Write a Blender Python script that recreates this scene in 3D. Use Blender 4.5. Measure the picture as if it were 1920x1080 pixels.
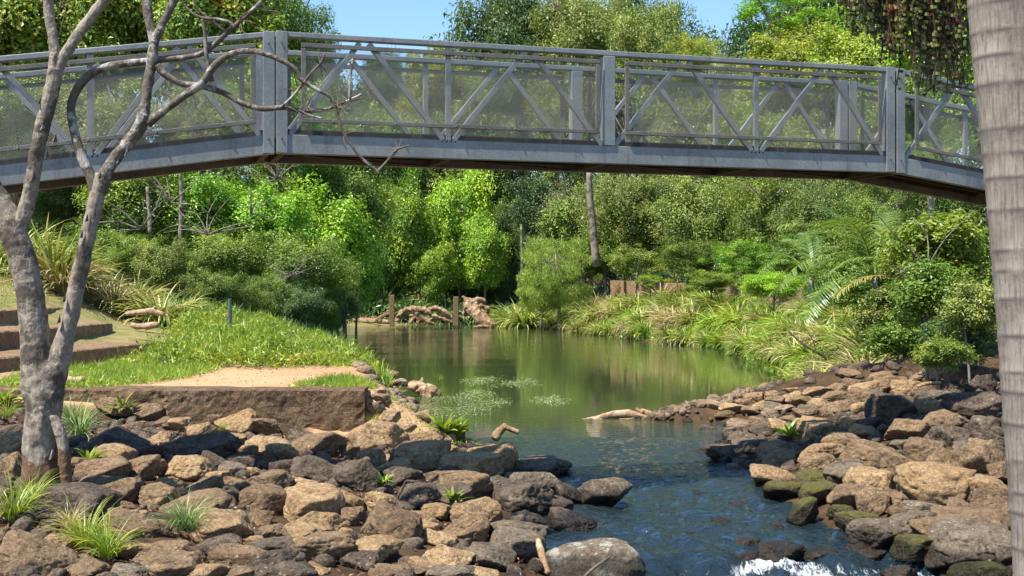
import bpy, bmesh, math, random
import numpy as np
from mathutils import Vector, noise, Matrix, Euler
random.seed(7); R = np.random.default_rng(7)
sc = bpy.context.scene
for o in list(bpy.data.objects): bpy.data.objects.remove(o)
COL = sc.collection

# ------------------------------------------------------------------ camera, sky, sun, exposure
EYE = 2.8; FP = 2400.0; CX, CY = 960.0, 540.0
cam = bpy.data.cameras.new("camera"); cam.sensor_width = 36; cam.lens = 45; cam.clip_start = 0.1; cam.clip_end = 2000
co = bpy.data.objects.new("camera", cam); COL.objects.link(co)
co.location = (0, 0, EYE); co.rotation_euler = (math.radians(90), 0, 0); sc.camera = co
SUN_EL = math.radians(61); SUN_ROT = math.atan2(-0.80, -0.60)
w = bpy.data.worlds.new("World"); sc.world = w; w.use_nodes = True
wn = w.node_tree.nodes; wl = w.node_tree.links
bg = wn["Background"]; sky = wn.new("ShaderNodeTexSky"); sky.sky_type = 'NISHITA'; sky.sun_disc = False
sky.sun_elevation = SUN_EL; sky.sun_rotation = SUN_ROT; sky.air_density = 1.0; sky.dust_density = 0.1; sky.ozone_density = 3.0
hs = wn.new('ShaderNodeHueSaturation'); hs.inputs['Saturation'].default_value = 1.12
wl.new(sky.outputs[0], hs.inputs['Color']); wl.new(hs.outputs[0], bg.inputs[0]); bg.inputs[1].default_value = 0.12
sl = bpy.data.lights.new("sun", 'SUN'); sl.energy = 5.0; sl.angle = math.radians(0.5); sl.color = (1.0, 0.94, 0.82)
so = bpy.data.objects.new("sun", sl); COL.objects.link(so)
sdir = Vector((math.sin(SUN_ROT)*math.cos(SUN_EL), math.cos(SUN_ROT)*math.cos(SUN_EL), math.sin(SUN_EL)))
so.rotation_euler = sdir.to_track_quat('Z', 'Y').to_euler(); so.location = sdir*60
sc.view_settings.view_transform = 'Standard'; sc.view_settings.look = 'None'
sc.view_settings.exposure = 0.93; sc.view_settings.gamma = 1.0
sc.cycles.max_bounces = 6; sc.cycles.transparent_max_bounces = 12
sc.cycles.diffuse_bounces = 3; sc.cycles.glossy_bounces = 3; sc.cycles.transmission_bounces = 3
sc.cycles.caustics_reflective = False; sc.cycles.caustics_refractive = False

# ------------------------------------------------------------------ helpers
def P(x, y, Y):            # place in the world seen at photo pixel (x, y) at depth Y
    return Vector(((x-CX)/FP*Y, Y, EYE-(y-CY)/FP*Y))

def mesh_np(name, v, f, mats=None, attr=None, smooth=False):
    """v (n,3), f (m,k) all faces with k corners; attr per-face floats"""
    v = np.asarray(v, np.float32); f = np.asarray(f, np.int32)
    me = bpy.data.meshes.new(name); k = f.shape[1]
    me.vertices.add(len(v)); me.vertices.foreach_set("co", v.ravel())
    me.loops.add(f.size); me.loops.foreach_set("vertex_index", f.ravel())
    me.polygons.add(len(f)); me.polygons.foreach_set("loop_start", np.arange(0, f.size, k, dtype=np.int32))
    me.polygons.foreach_set("loop_total", np.full(len(f), k, np.int32))
    me.polygons.foreach_set("use_smooth", np.full(len(f), smooth))
    me.update(calc_edges=True)
    if attr is not None:
        a = me.attributes.new("v", 'FLOAT', 'FACE'); a.data.foreach_set("value", np.asarray(attr, np.float32))
    for m in (mats or []): me.materials.append(m)
    return me

def link(name, me, parent=None, loc=None):
    o = bpy.data.objects.new(name, me); COL.objects.link(o)
    if parent is not None: o.parent = parent
    if loc is not None: o.location = loc
    return o

THINGS = []
def tag(o, label=None, cat=None, group=None, kind=None):
    if kind: o["kind"] = kind
    if label: o["label"] = label
    if cat: o["category"] = cat
    if group: o["group"] = group
    THINGS.append(o)
    return o
def empty(name, loc=(0, 0, 0)):
    o = bpy.data.objects.new(name, None); COL.objects.link(o); o.location = loc; o.empty_display_size = .2
    return o
def set_mat(o, m):
    o.material_slots[0].link = 'OBJECT'; o.material_slots[0].material = m

class MB:                  # gathers quads and tubes into one mesh
    def __init__(s): s.v = []; s.f = []
    def box(s, c, ex, ey, ez):     # centre and three half-edge vectors
        n = len(s.v); c, ex, ey, ez = map(Vector, (c, ex, ey, ez))
        for a, b, d in ((-1,-1,-1),(1,-1,-1),(1,1,-1),(-1,1,-1),(-1,-1,1),(1,-1,1),(1,1,1),(-1,1,1)):
            s.v.append(c+ex*a+ey*b+ez*d)
        for q in ((0,3,2,1),(4,5,6,7),(0,1,5,4),(1,2,6,5),(2,3,7,6),(3,0,4,7)): s.f.append(tuple(n+i for i in q))
    def bar(s, a, b, side, w, h):  # box bar from a to b; w along side, h across
        a, b, side = Vector(a), Vector(b), Vector(side).normalized()
        d = (b-a); u = d.normalized(); side = (side-u*side.dot(u)).normalized(); up = u.cross(side)
        s.box((a+b)/2, d/2, side*w/2, up*h/2)
    def tube(s, pts, rad, seg=10, wob=0.0, fr=3.0, cap=True, sub=3, seed=0.0):
        P_ = smooth_pts([Vector(p) for p in pts], rad, sub); n0 = len(s.v)
        ref = Vector((0.31, 0.17, 0.93)); prev = None
        for i, (p, r) in enumerate(P_):
            if i == 0: t = P_[1][0]-p
            elif i == len(P_)-1: t = p-P_[i-1][0]
            else: t = P_[i+1][0]-P_[i-1][0]
            t.normalize()
            if prev is None: a = t.orthogonal().normalized()
            else: a = (prev-t*prev.dot(t)).normalized()
            prev = a; b = t.cross(a)
            for k in range(seg):
                an = 2*math.pi*k/seg; q = a*math.cos(an)+b*math.sin(an)
                rr = r
                if wob:
                    rr *= 1+wob*noise.noise((p+q*r*2)*fr+Vector((seed, seed, 0)))+wob*.6*noise.noise((p+q*r*2)*fr*3.1)
                s.v.append(p+q*rr)
        m = len(P_)
        for i in range(m-1):
            for k in range(seg):
                a0 = n0+i*seg+k; a1 = n0+i*seg+(k+1) % seg
                s.f.append((a0, a1, a1+seg, a0+seg))
        if cap:
            s.f.append(tuple(n0+k for k in range(seg))[::-1]); s.f.append(tuple(n0+(m-1)*seg+k for k in range(seg)))
    def build(s, name, mat, parent=None, smooth=False, bevel=0.0, loc=None):
        me = bpy.data.meshes.new(name); me.from_pydata([tuple(q) for q in s.v], [], s.f); me.update()
        if smooth: me.polygons.foreach_set("use_smooth", [True]*len(me.polygons))
        me.materials.append(mat); o = link(name, me, parent, loc)
        if bevel:
            b = o.modifiers.new("bevel", 'BEVEL'); b.width = bevel; b.segments = 2; b.limit_method = 'ANGLE'
        return o
def smooth_pts(p, rad, sub):
    out = []; n = len(p)
    for i in range(n-1):
        p0 = p[max(i-1, 0)]; p1 = p[i]; p2 = p[i+1]; p3 = p[min(i+2, n-1)]
        for k in range(sub):
            t = k/sub
            q = 0.5*((2*p1)+(p2-p0)*t+(2*p0-5*p1+4*p2-p3)*t*t+(3*p1-p0-3*p2+p3)*t**3)
            out.append((q, rad[i]*(1-t)+rad[i+1]*t))
    out.append((p[-1].copy(), rad[-1])); return out

# ------------------------------------------------------------------ materials
def newmat(name):
    m = bpy.data.materials.new(name); m.use_nodes = True; nt = m.node_tree
    for n in list(nt.nodes): nt.nodes.remove(n)
    out = nt.nodes.new("ShaderNodeOutputMaterial"); return m, nt, out
def N(nt, t, **kw):
    n = nt.nodes.new(t)
    for k, v in kw.items():
        if isinstance(k, str) and hasattr(n, k) and k not in n.inputs: setattr(n, k, v)
        else: n.inputs[k].default_value = v
    return n
def ramp(nt, src, stops):
    r = nt.nodes.new("ShaderNodeValToRGB"); e = r.color_ramp.elements
    while len(e) < len(stops): e.new(0.5)
    for i, (p, c) in enumerate(stops):
        e[i].position = p; e[i].color = (c, c, c, 1) if not hasattr(c, '__len__') else (*c, 1)
    nt.links.new(src, r.inputs[0]); return r.outputs[0]
def mix(nt, f, a, b, mode='MIX'):
    m = nt.nodes.new("ShaderNodeMix"); m.data_type = 'RGBA'; m.blend_type = mode
    for sock, val in ((m.inputs[0], f), (m.inputs[6], a), (m.inputs[7], b)):
        if isinstance(val, bpy.types.NodeSocket): nt.links.new(val, sock)
        elif hasattr(val, '__len__'): sock.default_value = (*val, 1)
        else: sock.default_value = val
    return m.outputs[2]
def math_(nt, op, a, b=None, c=None):
    m = nt.nodes.new("ShaderNodeMath"); m.operation = op
    for i, val in enumerate((a, b, c)):
        if val is None: continue
        if isinstance(val, bpy.types.NodeSocket): nt.links.new(val, m.inputs[i])
        else: m.inputs[i].default_value = val
    return m.outputs[0]
def coord(nt, kind='Object', scale=(1, 1, 1)):
    if kind == 'World': t = nt.nodes.new("ShaderNodeNewGeometry").outputs['Position']
    else: t = nt.nodes.new("ShaderNodeTexCoord").outputs[kind]
    mp = nt.nodes.new("ShaderNodeMapping"); mp.inputs['Scale'].default_value = scale
    nt.links.new(t, mp.inputs[0]); return mp.outputs[0]
def noise_t(nt, vec, scale, detail=4, rough=.55, dist=0.0):
    n = nt.nodes.new("ShaderNodeTexNoise"); nt.links.new(vec, n.inputs['Vector'])
    n.inputs['Scale'].default_value = scale; n.inputs['Detail'].default_value = detail
    n.inputs['Roughness'].default_value = rough; n.inputs['Distortion'].default_value = dist
    return n.outputs['Fac']
def bump(nt, h, strength, dist, prev=None):
    b = nt.nodes.new("ShaderNodeBump"); b.inputs['Strength'].default_value = strength; b.inputs['Distance'].default_value = dist
    nt.links.new(h, b.inputs['Height'])
    if prev is not None: nt.links.new(prev, b.inputs['Normal'])
    return b.outputs[0]
def pbsdf(nt, out, col, rough=.8, metal=0.0, normal=None, spec=.5):
    p = nt.nodes.new("ShaderNodeBsdfPrincipled")
    for nm, val in (("Base Color", col), ("Roughness", rough), ("Metallic", metal), ("Specular IOR Level", spec)):
        if isinstance(val, bpy.types.NodeSocket): nt.links.new(val, p.inputs[nm])
        elif hasattr(val, '__len__'): p.inputs[nm].default_value = (*val, 1)
        else: p.inputs[nm].default_value = val
    if normal is not None: nt.links.new(normal, p.inputs['Normal'])
    nt.links.new(p.outputs[0], out.inputs[0]); return p

def leaf_mat(name, stops, trans=.35, hue_var=.25, gloss=.12, gain=1.85):
    """stops: ramp over the per-leaf value v"""
    m, nt, out = newmat(name)
    at = N(nt, "ShaderNodeAttribute", attribute_name="v")
    c = ramp(nt, at.outputs['Fac'], [(p_, tuple(min(x*gain, .66) for x in q_)) for p_, q_ in stops])
    oi = nt.nodes.new("ShaderNodeObjectInfo")
    hv = nt.nodes.new("ShaderNodeHueSaturation")
    nt.links.new(math_(nt, 'MULTIPLY_ADD', oi.outputs['Random'], .035, .455), hv.inputs['Hue'])
    r2 = math_(nt, 'FRACT', math_(nt, 'MULTIPLY', oi.outputs['Random'], 7.31))
    nt.links.new(math_(nt, 'MULTIPLY_ADD', r2, hue_var*1.6, 1-hue_var*.8), hv.inputs['Value'])
    nt.links.new(c, hv.inputs['Color']); c = hv.outputs[0]
    d = nt.nodes.new("ShaderNodeBsdfDiffuse"); t = nt.nodes.new("ShaderNodeBsdfTranslucent")
    g = nt.nodes.new("ShaderNodeBsdfGlossy"); g.inputs['Roughness'].default_value = .42
    g.inputs['Color'].default_value = (.8, .85, .8, 1)
    nt.links.new(c, d.inputs[0])
    tc = mix(nt, 1.0, c, (1.0, 1.0, .55), 'MULTIPLY'); nt.links.new(tc, t.inputs[0])
    s1 = nt.nodes.new("ShaderNodeMixShader"); s1.inputs[0].default_value = trans
    nt.links.new(d.outputs[0], s1.inputs[1]); nt.links.new(t.outputs[0], s1.inputs[2])
    s2 = nt.nodes.new("ShaderNodeMixShader"); s2.inputs[0].default_value = min(gloss, .14)*.35
    nt.links.new(s1.outputs[0], s2.inputs[1]); nt.links.new(g.outputs[0], s2.inputs[2])
    nt.links.new(s2.outputs[0], out.inputs[0]); return m

G = 1.0
M = {}
M['leaf_bright'] = leaf_mat("leaf_bright", [(0, (.05, .13, .012)), (.45, (.10, .24, .02)), (.8, (.20, .34, .03)), (1, (.34, .38, .04))])
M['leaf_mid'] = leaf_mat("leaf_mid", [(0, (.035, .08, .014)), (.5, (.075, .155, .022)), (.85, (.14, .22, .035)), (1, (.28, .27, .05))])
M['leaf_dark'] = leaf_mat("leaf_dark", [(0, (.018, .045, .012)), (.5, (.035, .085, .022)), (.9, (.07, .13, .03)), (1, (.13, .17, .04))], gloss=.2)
M['leaf_olive'] = leaf_mat("leaf_olive", [(0, (.045, .075, .018)), (.5, (.11, .165, .034)), (.85, (.18, .235, .055)), (1, (.26, .26, .08))])
M['leaf_grey'] = leaf_mat("leaf_grey", [(0, (.07, .10, .05)), (.5, (.15, .20, .09)), (1, (.26, .30, .15))])
M['leaf_yellow'] = leaf_mat("leaf_yellow", [(0, (.06, .11, .015)), (.5, (.14, .22, .025)), (1, (.24, .29, .04))], trans=.4)
M['leaf_autumn'] = leaf_mat("leaf_autumn", [(0, (.05, .11, .02)), (.6, (.11, .20, .03)), (.86, (.26, .27, .04)), (.93, (.38, .16, .03)), (1, (.40, .12, .03))])
M['leaf_weep'] = leaf_mat("leaf_weep", [(0, (.09, .15, .03)), (.5, (.18, .29, .05)), (1, (.30, .40, .08))], trans=.5)
M['reed'] = leaf_mat("reed", [(0, (0.040, 0.088, 0.016)), (.5, (0.112, 0.176, 0.028)), (.8, (0.240, 0.272, 0.072)), (1, (0.400, 0.336, 0.144))], trans=.3, gloss=.25)
M['reed_dry'] = leaf_mat("reed_dry", [(0, (0.080, 0.104, 0.024)), (.45, (0.208, 0.192, 0.072)), (.8, (0.336, 0.264, 0.136)), (1, (0.440, 0.336, 0.192))], trans=.3)
M['reed_green'] = leaf_mat("reed_green", [(0, (0.032, 0.096, 0.012)), (.6, (0.096, 0.208, 0.020)), (1, (0.272, 0.336, 0.040))], trans=.35)
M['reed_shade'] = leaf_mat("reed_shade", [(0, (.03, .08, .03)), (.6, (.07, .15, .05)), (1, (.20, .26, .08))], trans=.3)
M['weed'] = leaf_mat("weed", [(0, (0.040, 0.088, 0.011)), (.5, (0.096, 0.176, 0.020)), (.85, (0.168, 0.232, 0.028)), (1, (0.272, 0.240, 0.056))], trans=.4, gain=2.1)
M['palm_leaf'] = leaf_mat("palm_leaf", [(0, (.03, .08, .02)), (.6, (.07, .16, .03)), (1, (.17, .26, .05))], gloss=.35, trans=.4, gain=1.6)
M['palm_yellow'] = leaf_mat("palm_yellow", [(0, (.30, .32, .06)), (.6, (.48, .42, .12)), (1, (.55, .45, .18))], trans=.4, gain=1.0)
M['palm_dead'] = leaf_mat("palm_dead", [(0, (.22, .16, .11)), (1, (.40, .32, .25))], trans=.1, gain=.9)
M['litter'] = leaf_mat("litter", [(0, (.10, .05, .025)), (.5, (.26, .15, .07)), (1, (.45, .36, .20))], trans=.05, gloss=.05, gain=.85)

def wood_mat(name, c1, c2, c3, sc_=(6, 6, 1.2), patch=3.0, bstr=.6, base=None):
    m, nt, out = newmat(name); v = coord(nt, 'Object', sc_); v2 = coord(nt, 'Object')
    n1 = noise_t(nt, v, 3.5, 6, .65, .6); n2 = noise_t(nt, v2, patch, 5, .6); n3 = noise_t(nt, v, 14, 4, .7)
    c = mix(nt, ramp(nt, n1, [(.3, 0), (.7, 1)]), c1, c2)
    c = mix(nt, ramp(nt, n2, [(.50, 0), (.58, 1)]), c, c3)
    c = mix(nt, ramp(nt, n3, [(.35, .55), (.6, 1)]), (.02, .016, .012), c)
    n5 = noise_t(nt, v2, 26, 4, .7); c = mix(nt, ramp(nt, n5, [(.36, .6), (.52, 1)]), mix(nt, 1.0, c, (.4, .38, .36), 'MULTIPLY'), c)
    if base:
        sp = nt.nodes.new("ShaderNodeSeparateXYZ"); nt.links.new(v2, sp.inputs[0])
        f = ramp(nt, math_(nt, 'ADD', math_(nt, 'SUBTRACT', base, sp.outputs[2]), math_(nt, 'MULTIPLY_ADD', n2, 1.6, -.8)), [(0.0, 0), (.03, 1)])
        c = mix(nt, f, c, mix(nt, n5, (.08, .042, .024), (.21, .125, .075)))
    b = bump(nt, n1, bstr, .02, bump(nt, n3, bstr*.7, .008, bump(nt, ramp(nt, n2, [(.49, 0), (.55, 1)]), .5, .012)))
    pbsdf(nt, out, c, .85, normal=b, spec=.25); return m
M['bark'] = wood_mat("bark", (.09, .072, .058), (.23, .19, .15), (.46, .43, .40), (6, 6, 2), 4.0, 1.0)
M['bark_smooth'] = wood_mat("bark_smooth", (.27, .22, .17), (.43, .37, .30), (.13, .10, .08), (4, 4, 1.1), 2.2, .8, base=.60)
M['bark_pale'] = wood_mat("bark_pale", (.20, .17, .13), (.40, .35, .28), (.12, .10, .07))
M['driftwood'] = wood_mat("driftwood", (.20, .115, .06), (.46, .30, .17), (.54, .39, .25), (4, 4, 2), 3, 1.0)
M['twig'] = wood_mat("twig", (.13, .09, .06), (.30, .22, .16), (.20, .16, .12))

def stone_mat(name, c1, c2, lich=.3, moss=0.0, dirt=(.20, .115, .055), blot=.64):
    m, nt, out = newmat(name)
    oi = nt.nodes.new("ShaderNodeObjectInfo")
    wpos = nt.nodes.new("ShaderNodeNewGeometry").outputs['Position']
    add = nt.nodes.new("ShaderNodeVectorMath"); add.operation = 'ADD'; nt.links.new(wpos, add.inputs[0])
    comb = nt.nodes.new("ShaderNodeCombineXYZ")
    for i in range(3): nt.links.new(math_(nt, 'MULTIPLY', oi.outputs['Random'], 31.0*(i+1)), comb.inputs[i])
    nt.links.new(comb.outputs[0], add.inputs[1]); v = add.outputs[0]
    n1 = noise_t(nt, v, 2.2, 6, .6); n2 = noise_t(nt, v, 9, 6, .7); n3 = noise_t(nt, v, 24, 5, .75); n4 = noise_t(nt, v, 4.5, 8, .62, .4)
    c = mix(nt, ramp(nt, n1, [(.32, 0), (.68, 1)]), c1, c2)
    c = mix(nt, ramp(nt, n4, [(.5, 0), (.64, .75)]), c, dirt)
    c = mix(nt, ramp(nt, n2, [(.34, .35), (.52, 1)]), mix(nt, 1.0, c, (.38, .35, .33), 'MULTIPLY'), c)
    c = mix(nt, ramp(nt, n3, [(.40, .35), (.56, 1)]), mix(nt, 1.0, c, (.42, .40, .38), 'MULTIPLY'), c)
    c = mix(nt, ramp(nt, n3, [(.60, 0), (.70, .45)]), c, (.55, .47, .36))
    n6 = noise_t(nt, v, 62, 3, .8); c = mix(nt, ramp(nt, n6, [(.38, .45), (.55, 1)]), mix(nt, 1.0, c, (.45, .43, .41), 'MULTIPLY'), c)
    # lichen: pale speckles in patches
    vo = nt.nodes.new("ShaderNodeTexVoronoi"); nt.links.new(v, vo.inputs['Vector']); vo.inputs['Scale'].default_value = 16
    dd = math_(nt, 'ADD', vo.outputs['Distance'], math_(nt, 'MULTIPLY', n2, .35))
    spot = ramp(nt, dd, [(.30, 1), (.36, 0)]); patch = ramp(nt, noise_t(nt, v, 3.0, 3), [(.5, 0), (.62, 1)])
    lf = math_(nt, 'MULTIPLY', math_(nt, 'MULTIPLY', spot, patch), lich*2)
    c = mix(nt, lf, c, (.50, .49, .42))
    big = ramp(nt, noise_t(nt, v, 5.5, 6, .72), [(blot, 0), (blot+.05, lich)])
    c = mix(nt, big, c, (.46, .44, .36))
    c = mix(nt, math_(nt, 'MULTIPLY_ADD', oi.outputs['Random'], .55, 0.0), c, mix(nt, 1.0, c, (.62, .60, .60), 'MULTIPLY'))
    rough = .85
    if moss:
        up = nt.nodes.new("ShaderNodeSeparateXYZ"); nt.links.new(nt.nodes.new("ShaderNodeNewGeometry").outputs['Normal'], up.inputs[0])
        mf = ramp(nt, math_(nt, 'ADD', math_(nt, 'MULTIPLY', up.outputs[2], .25), n4), [(.5, 0), (.62, moss)])
        c = mix(nt, mf, c, mix(nt, n3, (.05, .055, .01), (.16, .15, .03)))
    # wet near the stream
    sp = nt.nodes.new("ShaderNodeSeparateXYZ"); nt.links.new(wpos, sp.inputs[0])
    wet = ramp(nt, math_(nt, 'ADD', sp.outputs[2], math_(nt, 'MULTIPLY', n1, -.12)), [(.0, 1), (.07, 0)])
    c = mix(nt, wet, c, mix(nt, 1.0, c, (.28, .27, .26), 'MULTIPLY'))
    rg = ramp(nt, wet, [(0, .88), (1, .3)])
    b = bump(nt, n4, 1.0, .10, bump(nt, n2, 1.0, .05, bump(nt, n3, 1.0, .022)))
    pbsdf(nt, out, c, rg, normal=b, spec=.35); return m
M['rock_tan'] = stone_mat("rock_tan", (.54, .345, .165), (.64, .45, .255), .4, dirt=(.35, .21, .11))
M['rock_brown'] = stone_mat("rock_brown", (.29, .19, .105), (.46, .315, .185), .45, dirt=(.21, .135, .08))
M['rock_dark'] = stone_mat("rock_dark", (.15, .11, .08), (.26, .195, .14), .45, dirt=(.045, .034, .027))
M['rock_grey'] = stone_mat("rock_grey", (.24, .185, .13), (.35, .28, .205), .55, dirt=(.12, .08, .05))
M['rock_lichen'] = stone_mat("rock_lichen", (.20, .155, .11), (.30, .24, .175), .8, dirt=(.22, .15, .09), blot=.53)
M['rock_moss'] = stone_mat("rock_moss", (.13, .095, .055), (.22, .155, .085), .2, moss=.85)
M['rock_pale'] = stone_mat("rock_pale", (.42, .29, .18), (.50, .37, .25), .2, dirt=(.30, .18, .10))
M['stone_wall'] = stone_mat("stone_wall", (.22, .14, .075), (.34, .23, .135), .5, dirt=(.13, .08, .045))
M['step_stone'] = stone_mat("step_stone", (.38, .235, .13), (.50, .33, .20), .1, dirt=(.30, .18, .10))

def ground_mat():
    m, nt, out = newmat("ground_soil"); v = coord(nt, 'World')
    n1 = noise_t(nt, v, .35, 5); n2 = noise_t(nt, v, 2.5, 6, .65); n3 = noise_t(nt, v, 22, 5, .7)
    gx = N(nt, "ShaderNodeAttribute", attribute_name="grass").outputs['Fac']
    mud = N(nt, "ShaderNodeAttribute", attribute_name="dirt").outputs['Fac']
    base = mix(nt, ramp(nt, n2, [(.35, 0), (.65, 1)]), (.035, .022, .013), (.09, .055, .03))
    dirt = mix(nt, ramp(nt, n2, [(.3, 0), (.7, 1)]), (.38, .24, .125), (.50, .34, .195))
    dirt = mix(nt, ramp(nt, n3, [(.52, 0), (.62, .6)]), dirt, (.27, .17, .09))
    dirt = mix(nt, ramp(nt, n1, [(.45, 0), (.6, .55)]), dirt, (.40, .22, .115))
    gr = mix(nt, ramp(nt, n2, [(.4, 0), (.62, 1)]), (.15, .16, .045), (.27, .21, .10))
    c = mix(nt, mud, base, dirt)
    c = mix(nt, ramp(nt, math_(nt, 'ADD', gx, math_(nt, 'MULTIPLY_ADD', n2, .7, -.35)), [(.4, 0), (.6, 1)]), c, gr)
    b = bump(nt, n3, .6, .02, bump(nt, n2, .5, .06))
    pbsdf(nt, out, c, .95, normal=b, spec=.15); return m
M['ground'] = ground_mat()

def galv(name, c1, c2, metal=.35, rough=.5, sp=.09):
    m, nt, out = newmat(name); v = coord(nt, 'World'); n1 = noise_t(nt, v, 2.2, 6, .6); vo = nt.nodes.new("ShaderNodeTexVoronoi")
    nt.links.new(v, vo.inputs['Vector']); vo.inputs['Scale'].default_value = 55
    c = mix(nt, ramp(nt, n1, [(.35, 0), (.65, 1)]), c1, c2)
    bw = nt.nodes.new('ShaderNodeRGBToBW'); nt.links.new(vo.outputs['Color'], bw.inputs[0]); c = mix(nt, sp, c, bw.outputs[0])
    vs = coord(nt, 'World', (5, 5, .5)); st = noise_t(nt, vs, 2.0, 5, .7)
    c = mix(nt, ramp(nt, st, [(.54, 0), (.70, .6)]), c, (.15, .125, .095))
    n3 = noise_t(nt, v, 26, 4, .7)
    c = mix(nt, ramp(nt, n3, [(.62, 0), (.7, .35)]), c, (.14, .12, .10))
    pbsdf(nt, out, c, rough, metal, normal=bump(nt, n3, .15, .004), spec=.5); return m
M['steel'] = galv("galvanised_steel", (.175, .188, .188), (.27, .282, .28))
M['steel_dull'] = galv("weathered_steel", (.08, .074, .064), (.15, .135, .115), .15, .6)
M['rubber'] = galv("dark_kickboard", (.022, .019, .017), (.04, .034, .03), 0, .6, 0.0)
M['rust'] = galv("rusty_steel", (.04, .03, .022), (.075, .052, .034), .1, .7, 0.0)
M['timber'] = wood_mat("timber", (.18, .11, .06), (.34, .22, .13), (.26, .17, .10))
def mesh_mat():
    m, nt, out = newmat("woven_wire"); t = nt.nodes.new("ShaderNodeTexCoord").outputs['UV']
    s = nt.nodes.new("ShaderNodeSeparateXYZ"); nt.links.new(t, s.inputs[0])
    a = math_(nt, 'ADD', s.outputs[0], s.outputs[1]); b = math_(nt, 'SUBTRACT', s.outputs[0], s.outputs[1])
    def w_(q): return math_(nt, 'ABSOLUTE', math_(nt, 'SUBTRACT', math_(nt, 'FRACT', math_(nt, 'MULTIPLY', q, 27.0)), .5))
    d = math_(nt, 'MINIMUM', w_(a), w_(b)); f = math_(nt, 'LESS_THAN', d, .062)
    tr = nt.nodes.new("ShaderNodeBsdfTransparent"); p = nt.nodes.new("ShaderNodeBsdfPrincipled")
    p.inputs['Base Color'].default_value = (.38, .35, .29, 1); p.inputs['Roughness'].default_value = .55; p.inputs['Metallic'].default_value = .1
    mx = nt.nodes.new("ShaderNodeMixShader"); nt.links.new(f, mx.inputs[0]); nt.links.new(tr.outputs[0], mx.inputs[1]); nt.links.new(p.outputs[0], mx.inputs[2])
    nt.links.new(mx.outputs[0], out.inputs[0]); return m
M['mesh'] = mesh_mat()
def palm_mat():
    m, nt, out = newmat("palm_bark"); v = coord(nt, 'Object'); vs = coord(nt, 'Object', (1, 1, .06))
    n1 = noise_t(nt, vs, 60, 4, .7); n2 = noise_t(nt, v, 3, 6, .65, .5); n3 = noise_t(nt, v, 22, 5, .75)
    c = mix(nt, ramp(nt, n2, [(.35, 0), (.65, 1)]), (.215, .18, .15), (.34, .295, .25))
    c = mix(nt, ramp(nt, n1, [(.35, .35), (.55, 1)]), (.10, .08, .065), c)
    c = mix(nt, ramp(nt, n3, [(.36, .55), (.48, 1)]), mix(nt, 1.0, c, (.5, .48, .46), 'MULTIPLY'), c)
    c = mix(nt, ramp(nt, n3, [(.66, 0), (.72, .6)]), c, (.42, .38, .33))
    rg = N(nt, "ShaderNodeAttribute", attribute_name="ring").outputs['Fac']
    c = mix(nt, rg, c, (.10, .082, .075))
    pbsdf(nt, out, c, .85, normal=bump(nt, n1, .5, .006, bump(nt, n2, .3, .02)), spec=.2); return m
M['palm_bark'] = palm_mat()
def plain(name, c, rough=.6):
    m, nt, out = newmat(name); v = coord(nt, 'Object'); n = noise_t(nt, v, 8, 4)
    cc = mix(nt, ramp(nt, n, [(.3, 0), (.7, 1)]), tuple(x*.6 for x in c), c); pbsdf(nt, out, cc, rough); return m
M['berry'] = plain("berry_red", (.20, .022, .014), .5); M['strand'] = plain("strand_brown", (.10, .055, .03))
M['seed'] = plain("seed_olive", (.26, .27, .07))
M['flower'] = plain("flower_yellow", (.75, .50, .03)); M['post_grey'] = plain("marker_grey", (.10, .13, .14))

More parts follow.
